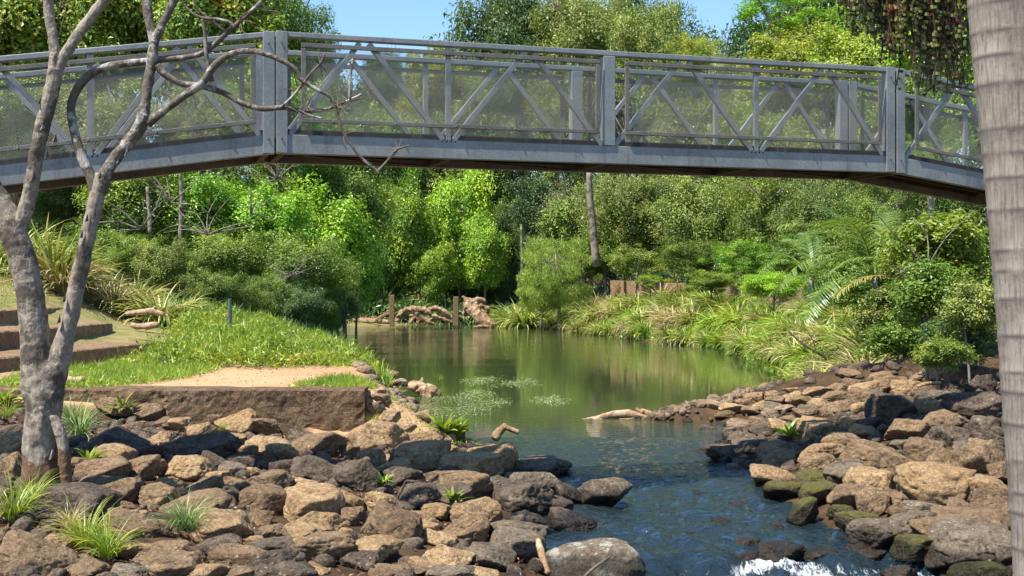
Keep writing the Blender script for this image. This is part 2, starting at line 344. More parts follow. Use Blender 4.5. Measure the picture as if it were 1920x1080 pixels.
def water_mat():
    m, nt, out = newmat("stream_water")
    pos = nt.nodes.new("ShaderNodeNewGeometry").outputs['Position']; s = nt.nodes.new("ShaderNodeSeparateXYZ"); nt.links.new(pos, s.inputs[0])
    Y = s.outputs[1]
    va = coord(nt, 'World', (.6, 1.35, 1)); vb = coord(nt, 'World', (.8, 1.6, 1))
    n1 = noise_t(nt, va, 3.2, 3, .5, .3); n2 = noise_t(nt, va, 11, 3, .55, .4); n3 = noise_t(nt, vb, 5.0, 2, .5); n4 = noise_t(nt, vb, .25, 3)
    near = ramp(nt, math_(nt, 'DIVIDE', Y, 40.0), [(.30, 1.0), (.56, .75), (.66, .12), (.8, 0.0)])
    far = math_(nt, 'MULTIPLY', ramp(nt, math_(nt, 'DIVIDE', Y, 100.0), [(.40, .0), (.62, .55), (.95, 1.0)]), ramp(nt, n4, [(.42, .3), (.6, 1)]))
    h = math_(nt, 'ADD', math_(nt, 'MULTIPLY', n1, math_(nt, 'MULTIPLY', near, .12)), math_(nt, 'MULTIPLY', n2, math_(nt, 'MULTIPLY', near, .065)))
    h = math_(nt, 'ADD', h, math_(nt, 'MULTIPLY', n3, math_(nt, 'MULTIPLY_ADD', far, .014, .0014)))
    b = bump(nt, h, 1.0, 1.0)
    p = pbsdf(nt, out, mix(nt, near, (.050, .062, .026), (.010, .020, .027)), .03, normal=b, spec=.5); p.inputs['IOR'].default_value = 1.42
    nt.links.new(ramp(nt, near, [(0, .6), (1, 1.0)]), p.inputs['Specular IOR Level'])
    nt.links.new(ramp(nt, near, [(0, .03), (1, .02)]), p.inputs['Roughness'])
    fo = N(nt, "ShaderNodeAttribute", attribute_name="foam").outputs['Fac']
    nf = noise_t(nt, coord(nt, 'World', (2.2, .7, 1)), 7, 8, .78, 1.2)
    ff = ramp(nt, math_(nt, 'ADD', fo, math_(nt, 'MULTIPLY_ADD', nf, 1.2, -.6)), [(.48, 0), (.72, 1)])
    d = nt.nodes.new("ShaderNodeBsdfDiffuse"); d.inputs[0].default_value = (.78, .82, .85, 1); nt.links.new(b, d.inputs['Normal'])
    mx = nt.nodes.new("ShaderNodeMixShader"); nt.links.new(ff, mx.inputs[0]); nt.links.new(p.outputs[0], mx.inputs[1]); nt.links.new(d.outputs[0], mx.inputs[2])
    nt.links.new(mx.outputs[0], out.inputs[0]); return m
M['water'] = water_mat()

# ------------------------------------------------------------------ terrain
LS = [(-20, .5), (11, .3), (12.4, .25), (14.5, .2), (17.6, .1), (20.2, -.15), (23, -.6), (25.6, -1.5), (33, -2.9), (43, -4.8), (47, -6.3), (66, -9.6), (91, -12.2), (97, -9), (104, 4), (600, 4)]
RS = [(-20, 4.9), (12.4, 4.9), (13.7, 4.7), (14.9, 4.25), (16.3, 3.9), (18.6, 3.75), (21.5, 3.3), (25.6, 4.3), (26.6, 4.1), (27.1, 2.9), (27.7, 2.7), (28.3, 5.0), (29.8, 6.5), (33.3, 8.2), (36, 8.7), (44, 9.0), (51, 9.3), (60, 9.8), (64.6, 7.8), (73, 5.8), (84, 3.2), (96, 1), (104, -2), (600, -2)]
def XL(Y): return np.interp(Y, [a for a, b in LS], [b for a, b in LS])
def XR(Y): return np.interp(Y, [a for a, b in RS], [b for a, b in RS])
WALL = [(37, 12.2, 2.6), (50, 13.4, 2.75), (72, 11.7, 2.95), (86, 6.6, 3.3)]
def XW(Y): return np.interp(Y, [a[0] for a in WALL], [a[1] for a in WALL])
def ZW(Y): return np.interp(Y, [a[0] for a in WALL], [a[2] for a in WALL])
U = [(-4, -.9), (-1.2, -.7), (0, -.03)]
LP = [(-20, U+[(.5, .08), (3, .40), (6, .66), (12, .95), (30, 3)]),
      (17.5, U+[(.5, .08), (3, .38), (6, .66), (12, .95), (30, 3)]),
      (22.6, U+[(.5, .05), (2, .08), (4, .2), (6, .40), (12, .85), (30, 3)]),
      (23.3, U+[(.5, .15), (1.0, .5), (1.8, .97), (9.7, .95), (10.9, 1.15), (12.2, 1.6), (13.0, 2.1), (15, 2.45), (30, 5)]),
      (29.5, U+[(.4, .25), (1.2, .95), (7.6, .93), (8.9, 1.15), (9.8, 1.4), (10.8, 2.0), (14, 2.6), (30, 5)]),
      (35, U+[(.4, .3), (1.5, .85), (4, 1.2), (6.1, 1.1), (8.0, 1.35), (9.6, 1.9), (10.2, 2.15), (13, 2.7), (30, 5.5)]),
      (42, U+[(.4, .25), (1.5, .7), (4.5, 1.45), (8, 1.95), (10, 3.0), (30, 6)]),
      (55, U+[(.4, .3), (2, .8), (6, 1.8), (12, 3), (30, 7)]),
      (88, U+[(1, .15), (4, .6), (12, 2), (30, 6)]),
      (104, [(-4, -.9), (-1.2, -.5), (0, .0), (3, .2), (10, .9), (30, 5)]), (600, [(-4, -.9), (0, 0), (3, .2), (10, .9), (30, 5)])]
RP = [(-20, U+[(.5, .12), (2, .42), (4, .8), (8, 1.5), (30, 4)]),
      (22, U+[(.5, .12), (2, .42), (4, .8), (8, 1.5), (30, 4)]),
      (28, U+[(.5, .14), (2, .5), (4, .98), (8, 1.7), (30, 4)]),
      (36, U+[(.3, .30), (2, 1.0), (4, 1.7), (8, 2.6), (30, 5)]),
      (60, U+[(.3, .30), (2, 1.1), (4, 2.0), (30, 5)]),
      (85, U+[(.3, .30), (2, 1.0), (4, 2.0), (30, 5)]),
      (104, U+[(3, .3), (10, 1.2), (30, 4)]), (600, U+[(3, .3), (10, 1.2), (30, 4)])]
def prof(T, d, Y):
    ks = np.array([t[0] for t in T], float); vals = [np.interp(d, [a for a, b in t[1]], [b for a, b in t[1]]) for t in T]
    i = np.clip(np.searchsorted(ks, Y, side='right')-1, 0, len(ks)-2); t = (Y-ks[i])/(ks[i+1]-ks[i])
    V = np.array(vals); idx = np.arange(d.size).reshape(d.shape)
    Vf = V.reshape(len(ks), -1); ii = i.ravel(); jj = np.arange(d.size)
    return (Vf[ii, jj]*(1-t.ravel())+Vf[ii+1, jj]*t.ravel()).reshape(d.shape)
def H(X, Y):
    X = np.asarray(X, float); Y = np.asarray(Y, float); X, Y = np.broadcast_arrays(X, Y)
    xl, xr = XL(Y), XR(Y); dl = xl-X; dr = X-xr
    far = xl > xr
    mid = (xl+xr)/2
    left = X < mid
    d = np.where(left, dl, dr); d = np.where(far, np.abs(X-mid)*.3+.2, d)
    z = np.where(left, prof(LP, d, Y), prof(RP, d, Y))
    r = (~left) & (Y > 36) & (Y < 90)
    xw, zw = XW(Y), ZW(Y)
    t = np.clip((X-xw-.1)/.5, 0, 1)
    low = np.minimum(z, zw-1.0); hi = zw-.1+.10*np.maximum(X-xw, 0)
    k = np.clip((Y-36)/1.0, 0, 1)*np.clip((90-Y)/4, 0, 1)
    z = np.where(r, z*(1-k)+(low*(1-t)+hi*t)*k, z)
    z = z+np.clip(Y-104, 0, 70)*.13
    return z
def h(x, y): return float(H(np.array([x]), np.array([y]))[0])
def hit(x, y, lift=0.0, ymin=8.0, ymax=140.0):    # the ground point seen at a photo pixel
    Ys = np.arange(ymin, ymax, .1); Xs = (x-CX)/FP*Ys; Zs = EYE-(y-CY)/FP*Ys
    g = np.maximum(H(Xs, Ys), -.05)+lift; below = np.where(Zs <= g)[0]
    i = below[0] if len(below) else len(Ys)-1
    return Vector((Xs[i], Ys[i], g[i]))

def grow(a, b, s0, g):
    out = [a]; s = s0
    while out[-1] < b: out.append(out[-1]+s); s *= g
    return out
xs = sorted(set([-x for x in grow(16, 500, .3, 1.12)]+list(np.arange(-16, 16.01, .25))+grow(16, 500, .3, 1.12)))
ys = sorted(set([-y for y in grow(12, 60, .5, 1.2)]+list(np.arange(-12, 22.0, .3))+list(np.arange(22, 38, .2))+list(np.arange(38, 112, .6))+grow(112, 650, .8, 1.1)))
GX, GY = np.meshgrid(xs, ys)
GZ = H(GX, GY)
nz = np.array([[noise.noise(Vector((x*.6, y*.6, 0)))*.5+noise.noise(Vector((x*2.1, y*2.1, 3)))*.25 for x in xs] for y in ys])
terr = (GY > 22.8) & (GY < 31) & (GX > -9.5) & (GX < XL(GY)-1.2)
GZ = GZ+nz*np.where(terr, .02, .10)*np.clip(GY/20, .3, 1)
nxg, nyg = len(xs), len(ys)
vid = np.arange(nxg*nyg).reshape(nyg, nxg)
F = np.stack([vid[:-1, :-1], vid[:-1, 1:], vid[1:, 1:], vid[1:, :-1]], -1).reshape(-1, 4)
gme = mesh_np("ground", np.stack([GX, GY, GZ], -1).reshape(-1, 3), F, [M['ground']], smooth=True)
dirt = np.where(terr, 1.0, 0.0)
dirt = np.where((GX < -9) & (GX > -13.2) & (GY > 22) & (GY < 40), .75, dirt)
dirt = np.where((GX < -1) & (GX > -3.6) & (GY > 21) & (GY < 34), 1.0, dirt)
dirt = np.where((GX < -2) & (GX > -12) & (GY > 92) & (GY < 99), 1.0, dirt)
rb = (GX > XR(GY)) & (GX < XR(GY)+1.0) & (GY > 28)
dirt = np.where(rb, .45, dirt)
grass = np.where((GX < -10.5) & (GY > 40), 1.0, 0.0); grass = np.where((GX < -14), .75, grass)
grass = np.where((GX < -5) & (GY > 33), .8, grass)
for nm, arr in (("dirt", dirt), ("grass", grass)):
    a = gme.attributes.new(nm, 'FLOAT', 'POINT'); a.data.foreach_set("value", arr.ravel().astype(np.float32))
tag(link("ground", gme), kind='structure')

# ------------------------------------------------------------------ water
wy = list(np.arange(4, 30, .07))+list(np.arange(30, 112, .5)); wxn = 150
def wlev(Y, X):
    e1 = 19.2+.5*math.sin(X*1.3)+.25*math.sin(X*3.1); e2 = 14.15+.35*math.sin(X*2.2+1)+.2*math.sin(X*5.0)+.1*math.sin(X*11)
    s1 = min(max((e1-Y)/.9, 0), 1); s2 = min(max((e2-Y)/.5, 0), 1)
    s1 = s1*s1*(3-2*s1); s2 = s2*s2*(3-2*s2)
    return -.10*s1-.15*s2, s1, s2
V = []; FO = []
for y in wy:
    a, b = float(XL(y))-2.0, float(XR(y))+2.0
    if a > b-4: a, b = -10, 6
    for i in range(wxn):
        x = a+(b-a)*i/(wxn-1); z, s1, s2 = wlev(y, x)
        fo = 0.0
        if y < 24:
            am = .016+.040*s1+.05*s2
            q = Vector((x*1.6, y*1.1, 0)); nn = noise.fractal(q*1.6, 1.0, 2.0, 4)
            z += am*nn*1.2+am*.5*noise.noise(Vector((x*7, y*5, 4)))
            fo = s2*max(0, 1-(14.2-y)/2.8)*(.30+.46*max(0, min(1, (x-1.4)/.8)))*(.75+.8*noise.noise(Vector((x*1.7, y*1.2, 9))))+ .20*s1*(1-s2)*max(0, 1-(19-y)/7.0)*max(0, min(1, x-.8))
            fo += .25*math.exp(-((y-14.5)/.3)**2)*max(0, min(1, (x-2.6)))
        V.append((x, y, z)); FO.append(fo)
vid = np.arange(len(V)).reshape(len(wy), wxn)
F = np.stack([vid[:-1, :-1], vid[:-1, 1:], vid[1:, 1:], vid[1:, :-1]], -1).reshape(-1, 4)
wme = mesh_np("water", V, F, [M['water']], smooth=True)
a = wme.attributes.new("foam", 'FLOAT', 'POINT'); a.data.foreach_set("value", np.array(FO, np.float32))
tag(link("water", wme), kind='structure')
WZ = lambda x, y: wlev(y, x)[0]

# ------------------------------------------------------------------ the footbridge
DV = Vector((8.63, 2.7, 0)).normalized(); PV = Vector((-DV.y, DV.x, 0))      # along, across (away from the camera)
A0 = Vector((-3.0, 16.2, 0)); SPAN = 9.04; ZB = 1.70+EYE; TOT = 1.55; CH = .245; WID = 1.27
SL = 1/6.6
def bz(s):   # underside level of the chord along the bridge
    if s < 0: return ZB+s*SL
    if s > SPAN: return ZB-(s-SPAN)*SL*.92
    return ZB
def bp(s, q, z): return A0+DV*s+PV*q+Vector((0, 0, bz(s)+z))
bridge = empty("footbridge", bp(4.5, WID/2, 0)); bridge.location = (0, 0, 0)
tag(bridge, "arched galvanised steel footbridge with mesh sides crossing above the stream", "footbridge")
secs = [(-8.8, -4.45), (-4.45, 0.0), (0.0, SPAN/2), (SPAN/2, SPAN), (SPAN, SPAN+4.4), (SPAN+4.4, SPAN+8.8)]
mb = MB(); mb.tube([(0, 0, 0), PV*.012], [.014, .012], 6, sub=1); BOLT = mb.build("bolt", M['rust']).data; bpy.data.objects.remove(bpy.data.objects["bolt"])
def bolt(c, outward, s, parent, mat='rust'):
    o = link("bolt", BOLT, parent, c); o.scale = (s, s*outward, s); set_mat(o, M[mat])
def side_truss(q0, outward):
    runs = [(-8.8, -.02), (.02, SPAN-.02), (SPAN+.02, SPAN+8.8)]
    for a, b in runs:
        mb = MB(); mb.bar(bp(a, q0, CH/2), bp(b, q0, CH/2), PV, .10, CH); mb.build("lower_chord", M['steel'], bridge, bevel=.008)
        mb = MB(); mb.bar(bp(a, q0, TOT-.04), bp(b, q0, TOT-.04), PV, .12, .07); mb.build("handrail", M['steel'], bridge, bevel=.01)
        mb = MB(); mb.bar(bp(a, q0+outward*-.01, CH+.035), bp(b, q0+outward*-.01, CH+.035), PV, .06, .07); mb.build("kickboard", M['rubber'], bridge)
    for s in (-4.45, SPAN/2, SPAN+4.4):
        mb = MB(); mb.bar(bp(s, q0, CH-.0), bp(s, q0, TOT-.08), PV, .14, .17); mb.build("post", M['steel'], bridge, bevel=.008)
    for s in (-.085, .08, SPAN-.085, SPAN+.085):
        mb = MB(); mb.bar(bp(s, q0, .003), bp(s, q0, TOT-.003), PV, .15, .145); mb.build("post", M['steel'], bridge, bevel=.008)
        mb = MB()
        for zz in (CH-.06, TOT-.16):
            bolt(bp(s, q0+outward*.08, zz), outward, 1.0, bridge)
    for a, b in secs:
        a2 = a+(.19 if abs(a) < .01 or abs(a-SPAN) < .01 else .09); b2 = b-(.19 if abs(b) < .01 or abs(b-SPAN) < .01 else .09)
        m = (a+b)/2; q1, q3 = a+(b-a)*.25, a+(b-a)*.75
        for (s0, z0, s1, z1) in ((a2, CH+.0, q1-.05, TOT-.09), (q1+.07, TOT-.09, m-.07, CH), (m+.07, CH, q3-.07, TOT-.09), (q3+.05, TOT-.09, b2, CH)):
            mb = MB(); mb.bar(bp(s0, q0, z0), bp(s1, q0, z1), PV, .06, .068); mb.build("brace", M['steel'], bridge, bevel=.005)
        mb = MB(); mb.bar(bp(m, q0, CH), bp(m, q0, TOT-.08), PV, .055, .07); mb.build("upright", M['steel'], bridge, bevel=.005)
        mb = MB()
        for s_ in (m-.09, m-.03, m+.03, m+.09):
            bolt(bp(s_, q0+outward*.05, CH-.02), outward, .85, bridge)
        # mesh panel bolted to the outside
        qf = q0+outward*.085; e0, e1 = a2+.13, b2-.06; zt, zb = TOT-.17, CH+.18
        mb = MB(); u = .05
        mb.bar(bp(e0, qf, zt), bp(e1, qf, zt), PV, .03, .055); mb.bar(bp(e0, qf, zb), bp(e1, qf, zb), PV, .03, .05)
        mb.bar(bp(e0+.03, qf, zb+.032), bp(e0+.03, qf, zt-.04), PV, .028, .06); mb.bar(bp(e1-.03, qf, zb+.032), bp(e1-.03, qf, zt-.04), PV, .028, .06)
        fr = mb.build("panel_frame", M['steel_dull'], bridge, bevel=.004)
        mb = MB()
        for k in range(5):
            s_ = e0+(e1-e0)*(k+.5)/5; bolt(bp(s_, qf+outward*.015, zb), outward, 1.15, fr, 'steel_dull')
        n = 2; me = bpy.data.meshes.new("wire_mesh"); lo = zb-.13
        v = [bp(e0, qf-outward*.02, lo), bp(e1, qf-outward*.02, lo), bp(e1, qf-outward*.02, zt), bp(e0, qf-outward*.02, zt)]
        me.from_pydata([tuple(x) for x in v], [], [(0, 1, 2, 3)]); uv = me.uv_layers.new(name="uv")
        for i, c in enumerate(((0, 0), (e1-e0, 0), (e1-e0, zt-lo), (0, zt-lo))): uv.data[i].uv = c
        me.materials.append(M['mesh']); link("wire_mesh", me, fr)
side_truss(0, -1); side_truss(WID, 1)
for a, b in ((-8.8, 0), (0, SPAN), (SPAN, SPAN+8.8)):
    mb = MB(); n = int((b-a)/.10)
    for i in range(n):
        s = a+(b-a)*(i+.5)/n; mb.bar(bp(s, .06, CH-.05), bp(s, WID-.06, CH-.05), DV, .094, .03)
    mb.build("deck", M['rust'], bridge)
    mb = MB()
    for q in (.22, WID/2, WID-.22): mb.bar(bp(a+.05, q, CH-.12), bp(b-.05, q, CH-.12), PV, .05, .1)
    mb.build("stringer", M['rust'], bridge)
    for i in range(int((b-a)/2.2)+1):
        s = a+.1+(b-a-.2)*i/int((b-a)/2.2)
        mb = MB(); mb.bar(bp(s, .055, .06), bp(s, WID-.055, .06), DV, .07, .12); mb.build("cross_beam", M['rust'], bridge)
mb = MB()
for (s0, q0, s1, q1) in ((.1, .1, 2.2, WID-.1), (2.2, .1, 4.4, WID-.1), (4.6, .1, 6.7, WID-.1), (6.8, .1, 8.9, WID-.1)):
    mb.bar(bp(s0, q0, .015), bp(s1, q1, .015), (0, 0, 1), .02, .05)
mb.build("bracing", M['rust'], bridge)

# ------------------------------------------------------------------ steps, ledge, wall
def slab(name, line, z, back, thick, mat, label, cat, group=None, rough=.035, cell=.09):
    """a long block; its front edge follows line [(x,y)], reaches `back` to the left of it"""
    V = []; Fc = []; pts = []
    L = 0
    for (a, b) in zip(line[:-1], line[1:]):
        d = math.dist(a, b); n = max(2, int(d/cell))
        for i in range(n): pts.append((a[0]+(b[0]-a[0])*i/n, a[1]+(b[1]-a[1])*i/n, a, b))
    pts.append((*line[-1], line[-2], line[-1]))
    zs = list(np.linspace(-thick, -.03, 12))+[0.0]; bs = [0.02, .25, .6, back]
    secn = []
    for (x, y, a, b) in pts:
        d = Vector((b[0]-a[0], b[1]-a[1], 0)).normalized(); n = Vector((d.y, -d.x, 0))
        row = []
        for zz in zs:
            p = Vector((x, y, z+zz)); k = noise.noise(p*2.3)*rough+noise.noise(p*7)*rough*.7+noise.noise(p*19)*rough*.45
            e = (.03+.05*max(0, noise.noise(p*3.1))) if zz == 0 else 0
            row.append(p+n*(k-e))
        for bb in bs[1:]:
            p = Vector((x, y, z))-n*bb; row.append(p+Vector((0, 0, noise.noise(p*1.5)*rough*.7)))
        row.append(Vector((x, y, z-thick))-n*back)
        secn.append(row)
    m = len(secn[0])
    for r in secn: V += [tuple(p) for p in r]
    for i in range(len(secn)-1):
        for k in range(m-1): Fc.append((i*m+k, (i+1)*m+k, (i+1)*m+k+1, i*m+k+1))
    Fc.append(tuple(range(m))[::-1]); Fc.append(tuple((len(secn)-1)*m+k for k in range(m)))
    me = bpy.data.meshes.new(name); me.from_pydata(V, [], Fc); me.update(); me.materials.append(mat)
    bm = bmesh.new(); bm.from_mesh(me); bmesh.ops.recalc_face_normals(bm, faces=bm.faces); bm.to_mesh(me); bm.free()
    me.polygons.foreach_set("use_smooth", [False]*len(me.polygons))
    return tag(link(name, me), label, cat, group)
slab("stone_step", [(-13.5, 21.5), (-10.8, 25.3), (-10.2, 28.6), (-9.55, 34.0)], 1.36, 2.6, .75, M['step_stone'], "lowest earthy stone step beside the green grass on the left bank", "step", "broad stone steps on the left bank")
slab("stone_step", [(-15, 23.5), (-11.9, 27.8), (-11.6, 32), (-11.6, 37.2)], 1.80, 2.4, .7, M['step_stone'], "crumbling middle stone step, rounded and soil covered, on the left bank", "step", "broad stone steps on the left bank")
slab("stone_step", [(-16, 26.5), (-12.9, 31.0), (-13.1, 35), (-13.4, 40.5)], 2.24, .9, .7, M['step_stone'], "topmost dark stone step below the mown grassy slope", "step", "broad stone steps on the left bank")
slab("stone_ledge", [(-9.5, 23.1), (-6.15, 22.9)], .985, .55, .75, M['stone_wall'], "low stone retaining ledge just behind the forked bare tree", "retaining wall", "stone retaining ledge in two blocks", rough=.05)
slab("stone_ledge", [(-6.12, 22.75), (-2.62, 22.75)], 1.0, .6, 1.1, M['stone_wall'], "thick rough pebbly stone ledge below the bare dirt terrace", "retaining wall", "stone retaining ledge in two blocks", rough=.04)
line = [(x, y) for y, x, z in WALL][::-1]
mb = MB()
for i in range(len(WALL)-1):
    a, b = WALL[i], WALL[i+1]; n = 12
    for k in range(n):
        t0, t1 = k/n, (k+1)/n
        p0 = Vector((a[1]+(b[1]-a[1])*t0, a[0]+(b[0]-a[0])*t0, a[2]+(b[2]-a[2])*t0)); p1 = Vector((a[1]+(b[1]-a[1])*t1, a[0]+(b[0]-a[0])*t1, a[2]+(b[2]-a[2])*t1))
        dd = (p1-p0); nn = Vector((dd.y, -dd.x, 0)).normalized()
        mb.box((p0+p1)/2+nn*.3+Vector((0, 0, -.9)), dd/2*.999, nn*.3, Vector((0, 0, .9)))
wl_ = mb.build("retaining_wall", M['step_stone'])
tag(wl_, "long brown stained concrete retaining wall above the grass tussocks on the right bank", "retaining wall")

# ------------------------------------------------------------------ rocks
def rock_mesh(name, seed, sub=4, planes=11, flat=1.0):
    rg = random.Random(seed); bm = bmesh.new(); bmesh.ops.create_icosphere(bm, subdivisions=sub, radius=1)
    pl = []
    for i in range(planes):
        d = Vector((rg.gauss(0, 1), rg.gauss(0, 1), rg.gauss(0, 1))).normalized(); pl.append((d, rg.uniform(.46, .86)))
    pl += [(Vector((rg.uniform(-.25, .25), rg.uniform(-.25, .25), 1)).normalized(), rg.uniform(.6, .85)), (Vector((0, 0, -1)), .8)]
    off = Vector((seed*3.7, seed*1.3, 0)); pw = rg.uniform(16, 45)
    for v in bm.verts:
        d = v.co.normalized(); s = 0
        for n_, hh in pl:
            k = d.dot(n_)/hh
            if k > 0: s += k**pw
        s += 1.0**pw*.9
        r = s**(-1/pw)
        r *= 1+.09*noise.noise(d*1.7+off)+.05*noise.noise(d*4.5+off)+.025*noise.noise(d*10+off)+.014*noise.noise(d*22+off)
        cr_ = abs(noise.noise(d*1.9+off*1.7)); r *= 1-.09*max(0, .06-cr_)/.06
        v.co = d*r
    bm.normal_update(); me = bpy.data.meshes.new(name); bm.to_mesh(me); bm.free()
    lo = np.array([v.co[:] for v in me.vertices]); mn, mx = lo.min(0), lo.max(0); c = (mn+mx)/2; e = (mx-mn)/2
    q = (lo-c)/e; me.vertices.foreach_set("co", q.astype(np.float32).ravel()); me.update()
    me.polygons.foreach_set("use_smooth", [True]*len(me.polygons)); me.materials.append(M['rock_tan']); return me
ROCKS = [rock_mesh("rock", i, 5, 7+i % 6) for i in range(16)]
TM = dict(t='rock_tan', b='rock_brown', d='rock_dark', g='rock_grey', m='rock_moss', p='rock_pale', l='rock_lichen')
RL = [(1195,310,180,115,'t'),(760,262,130,90,'b'),(590,225,160,80,'b'),(1330,330,170,90,'b'),(1030,355,130,90,'t'),(910,330,120,90,'t'),(1090,290,80,60,'b'),(815,325,110,70,'b'),(1180,405,120,80,'t'),(820,400,130,90,'t'),(690,330,110,60,'b'),
(1040,450,310,110,'d'),(590,425,260,90,'d'),(800,470,180,80,'d'),(550,500,200,130,'t'),(530,560,220,130,'b'),(660,505,110,70,'t'),(735,550,180,130,'b'),(930,555,220,140,'t'),(1085,520,150,110,'d'),(1180,560,130,90,'g'),(1330,500,110,100,'d'),(1220,515,120,80,'d'),(1450,540,150,90,'d'),(1620,550,220,150,'d'),(1360,440,200,70,'t'),(1540,435,290,110,'b'),(1525,372,120,50,'d'),(1260,450,80,60,'t'),(1420,465,140,100,'t'),(1100,600,120,90,'t'),(1275,575,110,80,'t'),(1350,620,220,120,'b'),(1170,640,130,100,'b'),(1010,640,210,110,'b'),(820,640,170,100,'t'),(500,665,340,130,'b'),(680,650,130,80,'b'),(810,700,170,130,'b'),(350,750,380,200,'d'),(450,700,270,150,'t'),(660,840,280,130,'b'),(1070,850,330,140,'t'),(990,740,300,130,'b'),(1070,700,120,80,'b'),(1330,715,230,150,'b'),(1550,745,300,180,'t'),(1185,770,130,80,'d'),(1310,800,130,100,'b'),(1370,880,170,110,'b'),(1530,620,130,50,'t'),(1590,840,300,110,'t'),(1530,890,180,100,'t'),(1300,910,110,60,'t'),(600,740,120,60,'b'),(650,800,140,60,'t'),(90,430,160,120,'t'),(60,360,120,80,'d'),(30,560,140,180,'b'),(80,520,100,90,'g'),(390,540,120,120,'b'),(150,1010,330,240,'b'),(700,975,210,90,'t'),(900,985,260,150,'b'),(1090,950,220,110,'d'),(1220,1000,250,120,'b'),(1400,965,270,90,'d'),(1600,960,330,150,'b'),(1360,1040,300,90,'d'),(820,1050,330,110,'b'),(560,920,180,70,'b'),(1580,1060,140,40,'t'),(430,1070,220,80,'b'),(620,1080,200,90,'g'),(1000,1075,220,70,'t'),(1180,1085,180,70,'b'),(1480,1085,200,70,'d'),(300,930,140,90,'t'),(480,980,160,70,'b'),(1460,600,70,40,'t'),(430,460,120,100,'d'),(-40,700,160,140,'b'),(-30,900,120,120,'b')]
RC = [(160,390,300,170,'t'),(40,460,90,80,'b'),(150,500,120,110,'b'),(245,490,80,40,'t'),(400,405,190,80,'t'),(400,490,260,160,'t'),(420,470,200,110,'g'),(270,540,160,70,'t'),(520,440,120,60,'t'),(760,500,210,180,'t'),(650,540,300,140,'t'),(90,590,190,190,'d'),(300,590,160,100,'d'),(430,590,150,80,'b'),(580,560,150,70,'d'),(370,685,200,140,'d'),(630,650,240,170,'b'),(560,690,190,120,'d'),(200,640,60,50,'b'),(790,620,120,80,'g'),(1000,550,250,80,'g'),(970,620,260,110,'g'),(1155,670,120,110,'d'),(915,710,250,170,'d'),(1085,740,160,100,'d'),(930,810,180,100,'g'),(1155,805,210,60,'d'),(40,720,120,120,'t'),(70,790,130,110,'b'),(210,730,180,120,'t'),(250,850,260,220,'b'),(400,810,150,110,'t'),(470,770,150,90,'t'),(690,790,210,170,'t'),(610,870,270,150,'b'),(420,855,120,100,'t'),(490,910,160,100,'t'),(30,870,80,60,'t'),(90,900,80,50,'b'),(890,880,250,130,'g'),(870,950,260,160,'g'),(750,1000,230,130,'g'),(540,1000,230,120,'t'),(140,970,250,120,'t'),(30,930,80,130,'d'),(100,1020,180,110,'d'),(430,1040,170,90,'t'),(230,1080,180,70,'b'),(560,1085,220,70,'g'),(700,1085,160,60,'t'),(320,1060,160,60,'b'),(640,770,180,90,'b'),
(200,190,90,60,'p'),(230,270,100,50,'p'),(170,230,80,60,'p'),(290,110,80,50,'p'),(255,60,60,40,'p'),(320,330,90,40,'p'),(220,330,110,50,'t'),(190,150,60,40,'t')]
